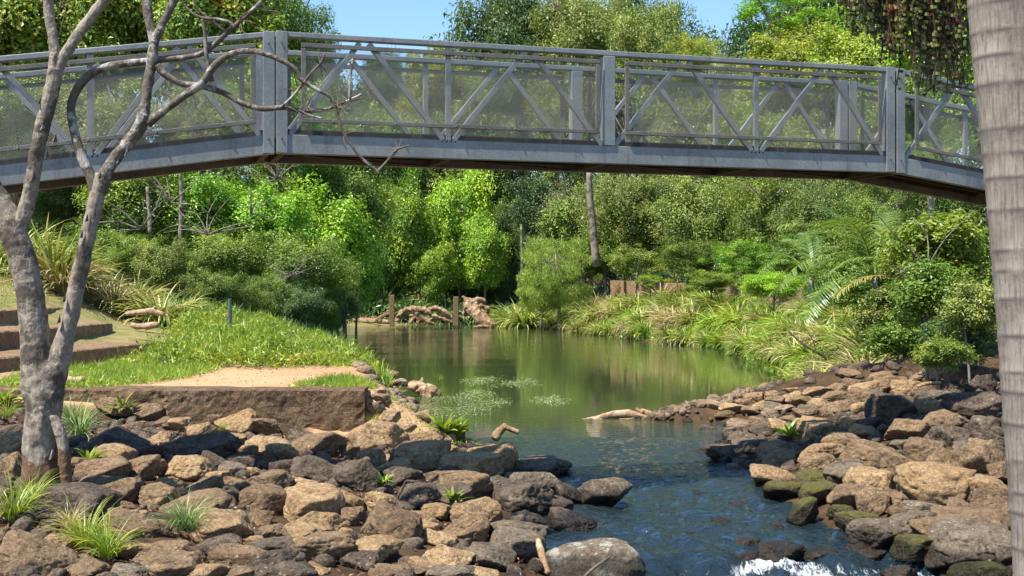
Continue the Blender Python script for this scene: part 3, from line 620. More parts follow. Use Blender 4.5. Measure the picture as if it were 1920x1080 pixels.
RR = [(360,245,100,50,'p'),(300,320,120,50,'p'),(400,300,120,50,'b'),(270,350,110,50,'g'),(130,340,90,30,'p'),(640,275,150,80,'b'),(500,330,110,90,'t'),(560,295,110,50,'b'),(660,350,200,110,'t'),(600,340,100,60,'b'),(770,240,150,90,'b'),(830,320,90,90,'t'),(910,260,110,100,'t'),(760,190,150,70,'b'),(960,140,180,80,'t'),(905,180,110,80,'b'),(1060,120,140,90,'b'),(1080,250,240,150,'d'),(980,165,120,50,'g'),(1150,140,150,90,'t'),(1330,60,170,110,'t'),(1290,190,150,90,'g'),(1240,240,120,100,'t'),(1450,80,200,120,'d'),(1500,240,220,160,'d'),(1330,300,200,110,'b'),(1150,350,200,110,'b'),(960,320,120,70,'d'),(930,365,150,80,'t'),(1370,390,170,120,'d'),(1540,340,130,120,'d'),(120,450,120,60,'d'),(250,465,230,90,'d'),(350,430,170,80,'d'),(410,345,130,50,'d'),(300,385,130,60,'g'),(270,540,120,40,'t'),(480,450,140,90,'b'),(500,500,180,70,'b'),(600,450,110,80,'d'),(820,420,250,110,'b'),(700,480,220,120,'t'),(690,520,150,100,'b'),(950,490,240,140,'b'),(1120,430,110,80,'g'),(1120,530,200,180,'b'),(1240,460,160,130,'b'),(480,585,240,110,'t'),(540,650,210,100,'m'),(660,590,130,70,'m'),(850,570,210,140,'g'),(710,680,190,130,'m'),(600,750,150,120,'m'),(960,640,210,180,'t'),(870,700,200,140,'b'),(1340,510,180,140,'b'),(1520,500,170,190,'b'),(1280,630,320,210,'t'),(970,730,140,160,'b'),(800,760,110,80,'m'),(880,815,180,110,'m'),(1110,700,130,80,'b'),(1100,750,110,90,'b'),(1220,750,180,70,'g'),(1320,760,110,60,'b'),(1550,650,200,120,'t'),(1560,720,200,150,'b'),(1440,760,160,110,'b'),(1630,790,80,140,'b'),(1190,850,250,160,'g'),(1000,880,260,140,'g'),(1190,940,220,110,'m'),(1400,850,400,110,'b'),(1480,940,400,140,'g'),(1100,1020,180,90,'g'),(1500,1040,250,130,'m'),(1370,1050,120,70,'m'),(1650,1000,120,120,'d'),(1430,440,110,80,'g'),(1050,580,100,60,'b'),
(1200,90,110,60,'b'),(1270,30,100,60,'b'),(1380,140,130,80,'d'),(1520,120,120,100,'d'),(1000,80,110,50,'b'),(860,110,100,50,'b'),(450,255,80,30,'p'),(520,235,90,35,'p'),(1640,560,150,120,'b'),(1600,400,120,100,'d'),
(180,215,90,40,'p'),(250,235,110,45,'t'),(330,205,100,45,'b'),(400,215,120,55,'t'),(470,195,110,50,'b'),(540,185,120,60,'t'),(610,200,120,60,'b'),(690,160,130,60,'t'),(620,150,100,45,'d'),(560,150,90,40,'t'),(460,225,90,40,'g'),(700,215,110,60,'t'),(220,265,90,40,'b'),(360,175,90,35,'t'),(440,165,90,35,'p'),(780,140,120,60,'b'),(850,60,90,40,'b'),(660,240,90,45,'g')]
ri = 0; PLACED = []
TONE = dict(t='tan', b='brown', d='dark', g='grey', m='mossy', p='pale')
def put_rock(px, py, wpx, hpx, tone, label=None, mesh=None, emb=.30, kind="rock"):
    global ri
    p = hit(px, py+hpx*.28, ymin=9.5, ymax=40)
    if XL(p.y) < p.x < XR(p.y) : p.z = min(p.z, WZ(p.x, p.y))
    k = p.y/FP; W = wpx*k*.5*1.26
    el = math.atan2(EYE-p.z, p.y); D = W*random.uniform(.75, 1.05)
    Hh = max(hpx*k*.5*1.2, W*.45)
    o = link(kind, mesh or ROCKS[(ri*7+3) % 16]); ri += 1
    o.scale = (W, D, Hh); o.rotation_euler = (random.uniform(-.16, .16), random.uniform(-.16, .16), random.uniform(-.35, .35)+(math.pi if random.random() < .5 else 0))
    o.location = (p.x, p.y+D*.15, EYE-(py-CY)*k-0*Hh)
    zmax = p.z+Hh*1.15
    o.location.z = min(o.location.z, zmax)
    set_mat(o, M[TM[tone]])
    W2 = W*2
    if label is None:
        size = 'huge' if W2 > 1.15 else 'large' if W2 > .8 else 'mid-sized' if W2 > .5 else 'small'
        asp = wpx/hpx; shape = 'slab-like' if asp > 2.2 else 'long' if asp > 1.75 else 'upright' if asp < 1.15 else 'blocky'
        if px < 700: reg = ("below the stone ledge" if py < 835 else "round the foot of the forked tree" if px < 200 else "mid left pile" if py < 950 else "at the left pile's near edge")
        elif px < 1180: reg = ("beside the weedy edge of the pool" if py < 800 else "where the left pile meets the stream" if px > 880 else "between ledge and stream" if py < 940 else "in the left pile's near part")
        else: reg = ("below the right bank shrubs" if py < 775 and px > 1550 else "at the driftwood line's right end" if py < 850 and px < 1520 else "beside the ringed palm trunk" if px > 1720 else "at the right water's edge" if px < 1560 else "mid right pile")
        label = f"{size} {TONE[tone]} {shape} rock {reg}"
    tag(o, label, "rock", "rocks piled on the left bank" if px < 1100 else "rocks piled on the right bank")
    PLACED.append(o); return o
SPECIAL = {('L',1195,310): "smooth oval tan rock leaning against the pebbly stone ledge", ('L',1040,450): "long dark slab of rock with pale streaks in the left pile",
 ('L',350,750): "big dark rounded boulder right beside the foot of the forked tree", ('L',1550,745): "large flat-faced boulder crossed by a thin branch shadow",
 ('L',150,1010): "huge speckled brown boulder in the bottom left corner", ('C',160,390): "largest tan boulder at the right end of the stone ledge",
 ('C',760,500): "craggy upright tan boulder standing at the stream's left edge", ('R',1280,630): "largest smooth tan boulder in the right pile", ('R',1190,940): "round green moss covered boulder by the little cascade",
 ('R',1480,940): "broad flat grey slab beside the foot of the palm trunk", ('R',1400,850): "long smooth brown slab lying left of the palm trunk"}
for nm, ox, L in (('L', 0, RL), ('C', 640, RC), ('R', 1280, RR)):
    for (cx, cy, ww, hh, t) in sorted(L, key=lambda r: r[1]):
        put_rock(ox+cx/2.7, 680+cy/2.7, ww/2.7, hh/2.7, t, SPECIAL.get((nm, cx, cy)))
# hero boulders in the stream
def hero(px, py, wpx, hpx, Y, zc, tone, mesh, label, dk=.7, rz=0):
    k = Y/FP; o = link("boulder", mesh); W = wpx*k/2
    o.scale = (W, W*dk, hpx*k/2); o.location = ((px-CX)*k, Y, zc); o.rotation_euler = (0, 0, rz); set_mat(o, M[TM[tone]])
    tag(o, label, "boulder"); return o
hero(1133, 915, 108, 62, 17.2, .03, 'g', rock_mesh("boulder", 41, 4, 5), "squat flat-topped grey boulder standing alone in the stream", .7)
hero(1112, 1035, 200, 92, 13.0, -.03, 'l', rock_mesh("boulder", 52, 4, 3), "broad low rounded boulder with pale lichen blotches at the stream's near edge", .62, .15)
for (px, py, ww, hh) in ((1310, 922, 60, 16), (1392, 940, 44, 14), (1350, 975, 50, 14), (1240, 960, 36, 12), (1462, 985, 40, 16), (1290, 1000, 46, 14), (1400, 1012, 60, 18), (1225, 895, 30, 10)):
    Y = (EYE+.10)*FP/(py-CY); k = Y/FP; o = link("rock", ROCKS[ri % 16]); ri += 1
    o.scale = (ww*k/2, ww*k/2.4, hh*k); o.location = ((px-CX)*k, Y, -.10-hh*k*.72); set_mat(o, M['rock_dark'])
    tag(o, "wet dark stone barely breaking the surface of the rushing stream", "rock", "wet stones in the riffle")
# cascade stones under the water lip
for (px, py, ww, hh) in ((1330, 1056, 130, 40), (1400, 1060, 90, 36), (1470, 1046, 100, 38), (1540, 1052, 80, 32), (1620, 1052, 90, 40), (1270, 1068, 70, 30)):
    k = 14.2/FP; o = link("rock", ROCKS[ri % 16]); ri += 1
    o.scale = (ww*k/2, .22, hh*k/2+.02); o.location = ((px-CX)*k, 14.2, EYE-(py-CY)*k+.035); set_mat(o, M['rock_dark'])
    tag(o, "wet black rock under the lip of the small cascade", "rock", "wet rocks at the cascade")
# rubble between the rocks
def rubble(name, n, fn, rmin, rmax, mat, label, cat, subd=2):
    bases = []
    for i in range(6):
        me = rock_mesh("tmp", 90+i, subd, 9); a = np.array([v.co[:] for v in me.vertices]); f = np.array([p.vertices[:] for p in me.polygons]); bases.append((a, f)); bpy.data.meshes.remove(me)
    VV = []; FF = []; c = 0
    for i in range(n):
        x, y = fn(); z = h(x, y); s = R.uniform(rmin, rmax); a, f = bases[i % 6]
        e = Euler((R.uniform(-.5, .5), R.uniform(-.5, .5), R.uniform(0, 6.28))).to_matrix(); e = np.array(e)
        v = (a*np.array([s, s*R.uniform(.6, 1), s*R.uniform(.4, .75)]))@e.T+np.array([x, y, z+s*.15])
        VV.append(v); FF.append(f+c); c += len(v)
    me = mesh_np(name, np.concatenate(VV), np.concatenate(FF), [mat], smooth=True)
    return tag(link(name, me), label, cat, kind='stuff')
def fl():
    while True:
        y = R.uniform(9, 22.6); x = R.uniform(-9.5, float(XL(y))+.15)
        if abs(x)/y < .46: return x, y
def frr():
    y = R.uniform(9, 31); x = R.uniform(float(XR(y))-.1, float(XR(y))+5.5); return x, y
rubble("rubble", 700, fl, .05, .16, M['rock_dark'], "small loose stones filling the gaps of the left rock pile", "stones")
rubble("rubble", 1100, frr, .05, .17, M['rock_dark'], "small loose stones filling the gaps of the right rock pile", "stones")
def fup():
    y = R.uniform(27.8, 34); return float(XR(y))+R.uniform(.1, 3.2), y
rubble("rubble", 420, fup, .06, .2, M['rock_brown'], "small stones on the soil above the driftwood line", "stones")
def fbar():
    t = R.uniform(0, 1)**.7; return 1.9+t*3.2, 27.4+R.normal()*.22
rubble("gravel_bar", 260, fbar, .04, .12, M['rock_pale'], "low bar of gravel and debris under the line of driftwood", "gravel")
def fpale():
    y = R.uniform(22.5, 33); return R.uniform(float(XL(y))-1.3, float(XL(y))+.2), y
rubble("rubble", 160, fpale, .06, .22, M['rock_pale'], "pale stones and lumps of soil along the pool edge beside the terrace", "stones")

# ------------------------------------------------------------------ foliage generators
def frames(n, nrm):
    r = R.normal(size=(n, 3)); u = np.cross(r, nrm); u /= np.linalg.norm(u, axis=1)[:, None]+1e-9
    w_ = np.cross(nrm, u); return u, w_
def leaves(c, nrm, L, W, droop=None):
    """diamond leaves with a folded midrib; c, nrm (n,3); L, W (n,)"""
    n = len(c); nrm = nrm/(np.linalg.norm(nrm, axis=1)[:, None]+1e-9); u, w_ = frames(n, nrm)
    if droop is not None: u = u+np.array([0, 0, -droop]); u /= np.linalg.norm(u, axis=1)[:, None]; w_ = np.cross(nrm, u)
    L = L[:, None]; W = W[:, None]
    v = np.stack([c-u*L*.5, c+w_*W*.5+nrm*W*.18-u*L*.06, c+u*L*.5-nrm*L*.12, c-w_*W*.5+nrm*W*.18-u*L*.06], 1).reshape(-1, 3)
    f = np.arange(4*n).reshape(n, 4); return v, f
def crown(name, seed, nleaf, nclump, clr, L, asp=.55, top=.4, droop=None, hollow=.5, vbias=0.0, spread=1.0, upb=.85):
    rg = np.random.default_rng(seed); global R; R_old = R; R = rg
    d = rg.normal(size=(nclump, 3)); d /= np.linalg.norm(d, axis=1)[:, None]; d[:, 2] = d[:, 2]*.9+.12
    rr = rg.uniform(hollow, 1.0, nclump)*(1+.28*np.sin(d[:, 0]*4+seed)*np.cos(d[:, 1]*3.3+seed*2+d[:, 2]*3))
    cc = d*rr[:, None]*(1-clr*.6); cr = rg.uniform(.4, 1.5, nclump)*clr
    wt = cr**2; idx = rg.choice(nclump, nleaf, p=wt/wt.sum())
    q = rg.normal(size=(nleaf, 3)); q /= np.linalg.norm(q, axis=1)[:, None]; q[:, 2] = np.abs(q[:, 2])*rg.choice([1, 1, -1], nleaf)
    s = rg.uniform(.45, 1.08, nleaf)**.6
    # sub-clumps: pull leaves towards small twig ends
    tw = rg.normal(size=(nclump*14, 3)); tw /= np.linalg.norm(tw, axis=1)[:, None]
    tn = tw[idx*14+rg.integers(0, 14, nleaf)]; tn[:, 2] = tn[:, 2]*.9+.15
    q = q*.5+tn*.65
    pos = cc[idx]+q*s[:, None]*cr[idx][:, None]*np.array([1, 1, .9])
    nrm = q*.5+cc[idx]*.35+rg.normal(size=(nleaf, 3))*.45+np.array([0, 0, upb])
    Lf = L*rg.uniform(.45, 1.45, nleaf); v, f = leaves(pos, nrm, Lf, Lf*asp, droop)
    cv = rg.uniform(0, 1, nclump); val = np.clip(.45*cv[idx]+.55*rg.uniform(0, 1, nleaf)**1.1+vbias, 0, 1)
    R = R_old
    return mesh_np(name, v, f, [M['leaf_mid']], val)
CR = {}
CR['broad'] = [crown("crown", 100+i, 34000, 90, .27, .056, hollow=.35) for i in range(3)]
CR['fine'] = [crown("crown", 200+i, 38000, 120, .22, .046, .42, hollow=.35) for i in range(3)]
CR['tall'] = [crown("crown", 300+i, 30000, 60, .32, .064, .5, hollow=.4) for i in range(2)]
CR['weep'] = [crown("crown", 400+i, 24000, 60, .22, .070, .20, droop=1.1, hollow=.6, upb=.2) for i in range(2)]
CR['airy'] = [crown("crown", 500+i, 11000, 40, .22, .050, .5, hollow=.5) for i in range(2)]
CR['near'] = [crown("foliage", 600+i, 9000, 90, .28, .095, .52, hollow=.25, upb=.45) for i in range(3)]
def trunk_mesh(seed, lean=.15):
    rg = random.Random(seed); mb = MB(); top = Vector((rg.uniform(-lean, lean), rg.uniform(-lean, lean), 1.0))
    mb.tube([(0, 0, -.15), (top.x*.2, top.y*.3, .25), (top.x*.5+.02, top.y*.5, .6), top], [.030, .024, .018, .010], 7, .1, 5)
    for i in range(11):
        t = rg.uniform(.35, .9); b = Vector((top.x*t, top.y*t, t)); a = rg.uniform(0, 6.28); l = rg.uniform(.2, .42)
        e = b+Vector((math.cos(a)*l, math.sin(a)*l, rg.uniform(.05, .28)))
        mb.tube([b, (b+e)/2+Vector((0, 0, rg.uniform(-.02, .05))), e], [.010, .007, .002], 5, 0, sub=2)
        for k in range(3):
            t2 = rg.uniform(.4, .9); b2 = b+(e-b)*t2; e2 = b2+Vector((rg.uniform(-.14, .14), rg.uniform(-.14, .14), rg.uniform(0, .16)))
            mb.tube([b2, e2], [.0045, .0015], 4, sub=1)
    o = mb.build("trunk", M['bark_pale'], smooth=True); me = o.data; bpy.data.objects.remove(o); return me
TR = [trunk_mesh(i) for i in range(5)]
def tree(px, ytop, wpx, hpx, Y, kind, mat, label, cat="tree", group=None, name="tree", tmat='bark_pale', dpt=1.0, i=[0]):
    i[0] += 1; n = i[0]; k = Y/FP; x = (px-CX)*k; W = wpx*k/2; Hh = hpx*k/2; zc = EYE-(ytop+hpx/2-CY)*k; g = h(x, Y)
    root = empty(name, (x, Y, g)); tag(root, label, cat, group)
    me = CR[kind][n % len(CR[kind])]; c = link("crown", me, root, (0, 0, zc-g)); c.scale = (W*1.02, W*.85*dpt, Hh*1.05)
    c.rotation_euler = (0, 0, random.uniform(0, 6.28)); set_mat(c, M[mat])
    if abs(W-W*.85*dpt) > .01: c.rotation_euler = (0, 0, random.choice([0, math.pi])+random.uniform(-.3, .3))
    hh = max(zc-g+Hh*.75, .6); t = link("trunk", TR[n % 5], root); s = hh; ws = min(hh, W*1.8)
    t.scale = (ws*.9, ws*.9, s*.92); t.rotation_euler = (0, 0, random.uniform(0, 6.28)); set_mat(t, M[tmat]); return root

# far wood: rows that close the view
GF = "trees of the dense wood behind the pool"
filler = []
for i, px in enumerate(range(-140, 2100, 118)):
    yt = -160 if px < 560 else (104 if px < 915 else (-40 if px < 1240 else (18 if px < 1400 else -70)))
    if 560 <= px < 640: yt = 60
    filler.append((px+random.randint(-15, 15), yt+random.randint(0, 14), 210, 420, 136+random.uniform(-6, 8)))
for (px, yt, ww, hh, Y) in filler:
    where = "behind the bridge's left end" if px < 640 else "below the open sky" if px < 915 else "behind the bridge's right half"
    tree(px, yt, ww, hh, Y, 'tall', random.choice(['leaf_mid', 'leaf_dark', 'leaf_olive']), f"distant tree of the farthest row {where}", "tree", GF)
for i, px in enumerate(range(-120, 2060, 105)):
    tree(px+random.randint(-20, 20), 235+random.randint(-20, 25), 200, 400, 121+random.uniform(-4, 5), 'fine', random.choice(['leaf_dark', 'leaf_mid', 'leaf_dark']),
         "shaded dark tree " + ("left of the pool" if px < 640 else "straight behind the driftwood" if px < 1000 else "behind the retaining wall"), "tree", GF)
T = tree
# upper left, above the bridge
UL = [(-70, -150, 330, 460, 62, 'broad', 'leaf_autumn', "broad green tree with reddish leaves at the far left above the bridge"),
 (95, -120, 320, 400, 64, 'broad', 'leaf_autumn', "green tree with orange tinged leaves behind the forked tree"),
 (250, -170, 330, 420, 68, 'tall', 'leaf_autumn', "tall green tree behind the left handrail of the bridge"),
 (400, -120, 300, 370, 66, 'broad', 'leaf_autumn', "leafy tree above the sloping left end of the footbridge"),
 (520, -60, 240, 300, 70, 'fine', 'leaf_mid', "dark leaved tree bordering the left side of the open sky"),
 (575, 30, 140, 200, 72, 'fine', 'leaf_mid', "lower bushy tree touching the sky just above the left bridge post"),
 (30, 120, 300, 260, 58, 'fine', 'leaf_olive', "olive shrub seen through the left mesh panel"),
 (200, 140, 280, 230, 57, 'fine', 'leaf_olive', "pale olive shrub behind the mesh next to the forked tree"),
 (370, 150, 280, 220, 59, 'fine', 'leaf_olive', "yellowish shrub behind the mesh left of the bridge post"),
 (520, 120, 220, 260, 63, 'fine', 'leaf_bright', "yellow green shrub behind the left bridge post"),
 (640, 190, 220, 260, 84, 'fine', 'leaf_mid', "mid green tree seen under the sky through the bridge mesh"),
 (725, 84, 110, 150, 114, 'fine', 'leaf_dark', "small round treetop peeking over the handrail below the sky"),
 (815, 92, 140, 160, 112, 'broad', 'leaf_yellow', "bright yellow green treetop behind the handrail below the sky"),
 (900, 115, 140, 180, 113, 'broad', 'leaf_mid', "green treetop behind the middle of the bridge"),
 (860, 180, 240, 260, 110, 'fine', 'leaf_olive', "olive tree behind the central mesh panel"),
 (740, 190, 200, 260, 109, 'fine', 'leaf_mid', "green tree behind the central mesh panel, left part")]
for q in UL: T(*q, "tree", "trees seen above and through the footbridge")
UR = [(985, -20, 150, 250, 114, 'tall', 'leaf_dark', "tall dark blue green tree bordering the right side of the open sky"),
 (955, 55, 110, 200, 112, 'tall', 'leaf_dark', "dark lower shoulder tree at the right edge of the open sky"),
 (1090, -30, 210, 300, 111, 'fine', 'leaf_olive', "tall olive gum tree with pale twigs right of the sky"),
 (1210, -40, 190, 320, 106, 'fine', 'leaf_olive', "tall feathery olive tree behind the middle bridge post"),
 (1060, 110, 200, 280, 108, 'fine', 'leaf_olive', "rounded olive tree behind the bridge mesh near the middle post"),
 (1300, 62, 120, 130, 97, 'fine', 'leaf_autumn', "small rusty orange tinged treetop above the right handrail"),
 (1385, 82, 150, 160, 92, 'fine', 'leaf_grey', "grey green rounded treetop above the right handrail"),
 (1470, -30, 230, 110, 88, 'airy', 'leaf_bright', "flat topped umbrella shaped tree against the sky, upper right"),
 (1480, 55, 190, 180, 86, 'broad', 'leaf_yellow', "bright yellow green tree just above the right handrail"),
 (1610, 30, 210, 220, 80, 'broad', 'leaf_yellow', "sunlit yellow green tree behind the hanging seed strands"),
 (1750, -20, 220, 280, 70, 'broad', 'leaf_bright', "bright green tree behind the palm's hanging seeds"),
 (1680, 120, 220, 240, 66, 'fine', 'leaf_mid', "green tree behind the right kinked bridge post"),
 (1880, 40, 220, 320, 60, 'broad', 'leaf_mid', "green tree partly behind the palm trunk at the right"),
 (1300, 160, 220, 260, 90, 'fine', 'leaf_olive', "olive tree behind the right mesh panel"),
 (1430, 190, 230, 260, 84, 'fine', 'leaf_mid', "green tree behind the right mesh panel"),
 (1560, 200, 230, 260, 76, 'fine', 'leaf_olive', "dense olive tree behind the right end of the mesh")]
for q in UR: T(*q, "tree", "trees seen above and through the footbridge")
MDL = [(700, 300, 120, 290, 104, 'broad', 'leaf_mid', "shaded green tree left of the bright tree under the bridge"),
 (762, 330, 140, 250, 102, 'broad', 'leaf_bright', "bright green tree above the left driftwood post"),
 (812, 450, 100, 130, 101, 'broad', 'leaf_bright', "low bright green bush between the two driftwood posts"),
 (865, 305, 150, 270, 103, 'broad', 'leaf_bright', "brightest green tree hanging over the middle of the far shore"),
 (910, 400, 110, 170, 102, 'broad', 'leaf_bright', "small bright green tree over the upturned stump"),
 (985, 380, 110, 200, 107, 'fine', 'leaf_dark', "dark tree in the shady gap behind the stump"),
 (1085, 330, 170, 230, 98, 'fine', 'leaf_grey', "grey green tree above the weeping shrub"),
 (1190, 310, 190, 210, 86, 'fine', 'leaf_olive', "olive tree beside the bare pale trunk"),
 (1310, 300, 190, 230, 80, 'fine', 'leaf_olive', "tangled olive tree above the retaining wall"),
 (1430, 310, 190, 220, 72, 'fine', 'leaf_mid', "green tree above the wall, under the bridge deck"),
 (1545, 320, 170, 220, 64, 'fine', 'leaf_olive', "dark olive tree under the right end of the bridge deck"),
 (1640, 350, 150, 180, 56, 'fine', 'leaf_mid', "tree behind the palm fronds under the bridge")]
MDL += [(735, 440, 110, 150, 103, 'broad', 'leaf_mid', "mid green bush behind the left driftwood post"), (690, 430, 110, 160, 100, 'broad', 'leaf_mid', "bush behind the sandy far shore"),
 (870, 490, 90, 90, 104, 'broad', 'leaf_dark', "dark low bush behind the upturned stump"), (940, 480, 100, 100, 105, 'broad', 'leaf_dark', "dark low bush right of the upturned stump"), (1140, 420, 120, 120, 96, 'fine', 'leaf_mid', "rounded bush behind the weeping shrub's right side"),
 (1240, 390, 170, 130, 88, 'fine', 'leaf_mid', "mid green bush crown above the middle of the wall"), (1370, 400, 170, 120, 80, 'fine', 'leaf_olive', "olive bush crown above the wall"), (1480, 400, 160, 120, 72, 'fine', 'leaf_bright', "bright bush crown behind the small palm"), (1580, 410, 150, 120, 62, 'broad', 'leaf_mid', "bush crown behind the large palm")]
for q in MDL: T(*q, "tree", "trees between the bridge deck and the banks")
SH = [(1610, 470, 190, 130, 40, 'broad', 'leaf_mid', "leafy shrub in front of the large palm's trunk"), (1690, 520, 150, 110, 31, 'near', 'leaf_mid', "leafy shrub below the palm fronds, left of the yellow frond"),
 (1450, 505, 150, 70, 55, 'fine', 'leaf_bright', "low shrub hiding the wall below the small palm"), (1330, 505, 110, 55, 66, 'fine', 'leaf_mid', "low shrub spilling over the middle of the wall"), (1560, 500, 110, 90, 50, 'broad', 'leaf_mid', "rounded shrub hiding the wall's near end"), (1220, 512, 70, 30, 76, 'airy', 'leaf_bright', "small leafy sprig hanging over the wall's far part"),
(1190, 450, 130, 85, 80, 'airy', 'leaf_mid', "leafy shrub on top of the wall nearest the weeping shrub"),
 (1290, 440, 150, 90, 74, 'fine', 'leaf_mid', "dark leafy shrub on top of the wall in its middle"),
 (1390, 445, 140, 90, 68, 'fine', 'leaf_bright', "fresh green shrub on top of the wall"),
 (1480, 450, 130, 85, 60, 'broad', 'leaf_mid', "shrub on top of the wall left of the small palm"),
 (250, 300, 230, 200, 55, 'broad', 'leaf_mid', "green shrub with bare pale stems above the dry tussock"),
 (370, 310, 220, 200, 56, 'broad', 'leaf_bright', "shrub with yellow flower heads and pale branches on the left bank"),
 (420, 420, 200, 170, 54, 'fine', 'leaf_mid', "shaded green shrub behind the grass mound"),
 (500, 330, 200, 200, 57, 'broad', 'leaf_bright', "rounded bright green shrub under the left bridge post"),
 (612, 345, 220, 260, 62, 'broad', 'leaf_bright', "large glossy bright green shrub leaning over the pool"),
 (560, 430, 210, 190, 54, 'fine', 'leaf_mid', "brownish twiggy shrub at the grass mound's right end"),
 (668, 420, 120, 190, 67, 'broad', 'leaf_bright', "light green shrub overhanging the left edge of the pool"),
 (634, 530, 90, 110, 58, 'broad', 'leaf_dark', "dark low shrub dipping into the pool"),
 (600, 320, 200, 150, 66, 'tall', 'leaf_mid', "green shrub top directly under the bridge chord"),
 (130, 330, 150, 120, 60, 'broad', 'leaf_dark', "dark shrub behind the tall tussocks at the left")]
mix_ = ['leaf_mid', 'leaf_dark', 'leaf_mid', 'leaf_olive']
for i, px in enumerate(range(655, 1010, 50)):
    T(px, 330+(i*47) % 90, 130, 190, 106+(i*3) % 5, ('broad', 'fine')[i % 2], mix_[i % 4], "leafy tree filling the wood behind the far driftwood", "tree", "trees between the bridge deck and the banks")
for i, px in enumerate(range(1030, 1700, 62)):
    T(px, 310+(i*37) % 70, 170, 200, 100-i*3.2, ('fine', 'broad')[i % 2], mix_[(i+1) % 4], "leafy tree filling the wood above the retaining wall", "tree", "trees between the bridge deck and the banks")
for i, px in enumerate(range(170, 660, 60)):
    T(px, 300+(i*53) % 70, 190, 230, 63+(i*2) % 5, ('broad', 'fine')[i % 2], mix_[i % 3], "leafy shrub filling the left bank thicket under the bridge", "shrub", "leafy shrubs along the banks", name="shrub")
for i, (px, yt, ww, hh, Y, mt) in enumerate(((400, 500, 130, 110, 49, 'leaf_mid'), (455, 520, 120, 110, 50, 'leaf_olive'), (510, 500, 130, 130, 52, 'leaf_mid'), (565, 530, 110, 110, 51, 'leaf_dark'), (600, 500, 120, 130, 55, 'leaf_mid'), (635, 480, 110, 140, 60, 'leaf_mid'), (240, 430, 150, 120, 52, 'leaf_mid'), (310, 440, 150, 130, 50, 'leaf_olive'), (180, 400, 130, 120, 55, 'leaf_mid'))):
    T(px, yt, ww, hh, Y, 'fine', mt, "low bushy shrub at the foot of the left bank thicket", "shrub", "leafy shrubs along the banks", name="shrub")
for q in SH: T(*q, "shrub", "leafy shrubs along the banks", name="shrub")
T(1050, 437, 170, 170, 84, 'weep', 'leaf_weep', "soft weeping light green shrub at the far right bend of the pool", "shrub", name="shrub", dpt=1.1)
T(1010, 500, 110, 105, 85, 'weep', 'leaf_weep', "lower drooping lobe of greenery left of the weeping shrub", "shrub", name="shrub")
T(1770, 380, 240, 190, 27, 'near', 'leaf_yellow', "large leaved yellow green shrub beside the palm trunk, under the bridge", "shrub", "big leaved shrubs beside the palm trunk", name="shrub")
T(1740, 480, 190, 150, 25, 'near', 'leaf_mid', "big leaved shrub with yellowing leaves, in the middle beside the palm trunk", "shrub", "big leaved shrubs beside the palm trunk", name="shrub")
T(1800, 580, 170, 110, 24, 'near', 'leaf_dark', "dark leafy shrub just above the right rock pile", "shrub", "big leaved shrubs beside the palm trunk", name="shrub")
T(1700, 430, 120, 110, 29, 'near', 'leaf_yellow', "small yellow green shrub lobe left of the large leaved shrub", "shrub", "big leaved shrubs beside the palm trunk", name="shrub")
T(1820, 520, 130, 130, 23.5, 'near', 'leaf_olive', "olive leaved shrub touching the palm trunk", "shrub", "big leaved shrubs beside the palm trunk", name="shrub")
T(1650, 560, 120, 110, 31, 'near', 'leaf_olive', "olive shrub lobe among the strappy tussocks below the palm", "shrub", "big leaved shrubs beside the palm trunk", name="shrub")
T(1760, 625, 120, 80, 23, 'near', 'leaf_mid', "trailing leafy shrub spilling onto the upper right rocks", "shrub", "big leaved shrubs beside the palm trunk", name="shrub")
T(1690, 600, 150, 90, 29, 'near', 'leaf_mid', "low shrub hanging over the rocks below the yellow palm frond", "shrub", "big leaved shrubs beside the palm trunk", name="shrub")
T(1850, 430, 200, 260, 30, 'near', 'leaf_mid', "tall leafy shrub half hidden by the palm trunk", "shrub", "big leaved shrubs beside the palm trunk", name="shrub")

# a tree whose trunk stands outside the frame on the right; its crown shades the bridge end and the upper rocks
def shade_tree(x, y, cx, cy, cz, rx, rz, me, mat, label):
    root = empty("tree", (x, y, h(x, y))); tag(root, label, "tree"); g = root.location.z
    c = link("crown", me, root, (cx-x, cy-y, cz-g)); c.scale = (rx, rx, rz); set_mat(c, M[mat])
    mb = MB(); mb.tube([(0, 0, -.3), ((cx-x)*.1, (cy-y)*.1, 3), ((cx-x)*.4, (cy-y)*.4, cz*.7), ((cx-x)*.9, (cy-y)*.9, cz-g)], [.3, .24, .18, .06], 10, .1)
    mb.build("trunk", M['bark'], root, smooth=True)
shade_tree(10.5, 14, 6.0, 15.5, 11.8, 3.4, 1.8, CR['airy'][0], 'leaf_mid', "tree outside the right edge whose crown shades the bridge end")
# bare pale trunks
def pole_tree(pts, Y, r, label, mat='bark_pale'):
    b = P(*pts[0], Y); g = h(b.x, b.y); root = empty("slender_tree", (b.x, b.y, g)); tag(root, label, "tree trunk", "slender bare trunks in the wood")
    mb = MB(); mb.tube([P(x, y, Y)-root.location for x, y in pts], [r*(1-.5*i/len(pts)) for i in range(len(pts))], 7, .08, 3); mb.build("trunk", M[mat], root, smooth=True)
pole_tree([(1118, 500), (1112, 430), (1106, 370), (1104, 320)], 82, .28, "slender pale bare trunk leaning left, behind the weeping shrub")
pole_tree([(978, 540), (979, 480), (977, 420)], 88, .12, "thin grey pole-like trunk in the dark gap behind the pool")
pole_tree([(282, 440), (280, 400), (276, 350)], 49, .09, "thin bare stem among the left bank shrubs, nearer the steps")
pole_tree([(338, 460), (340, 380), (338, 310)], 50, .10, "thin pale bare stem rising through the yellow flowering shrub")
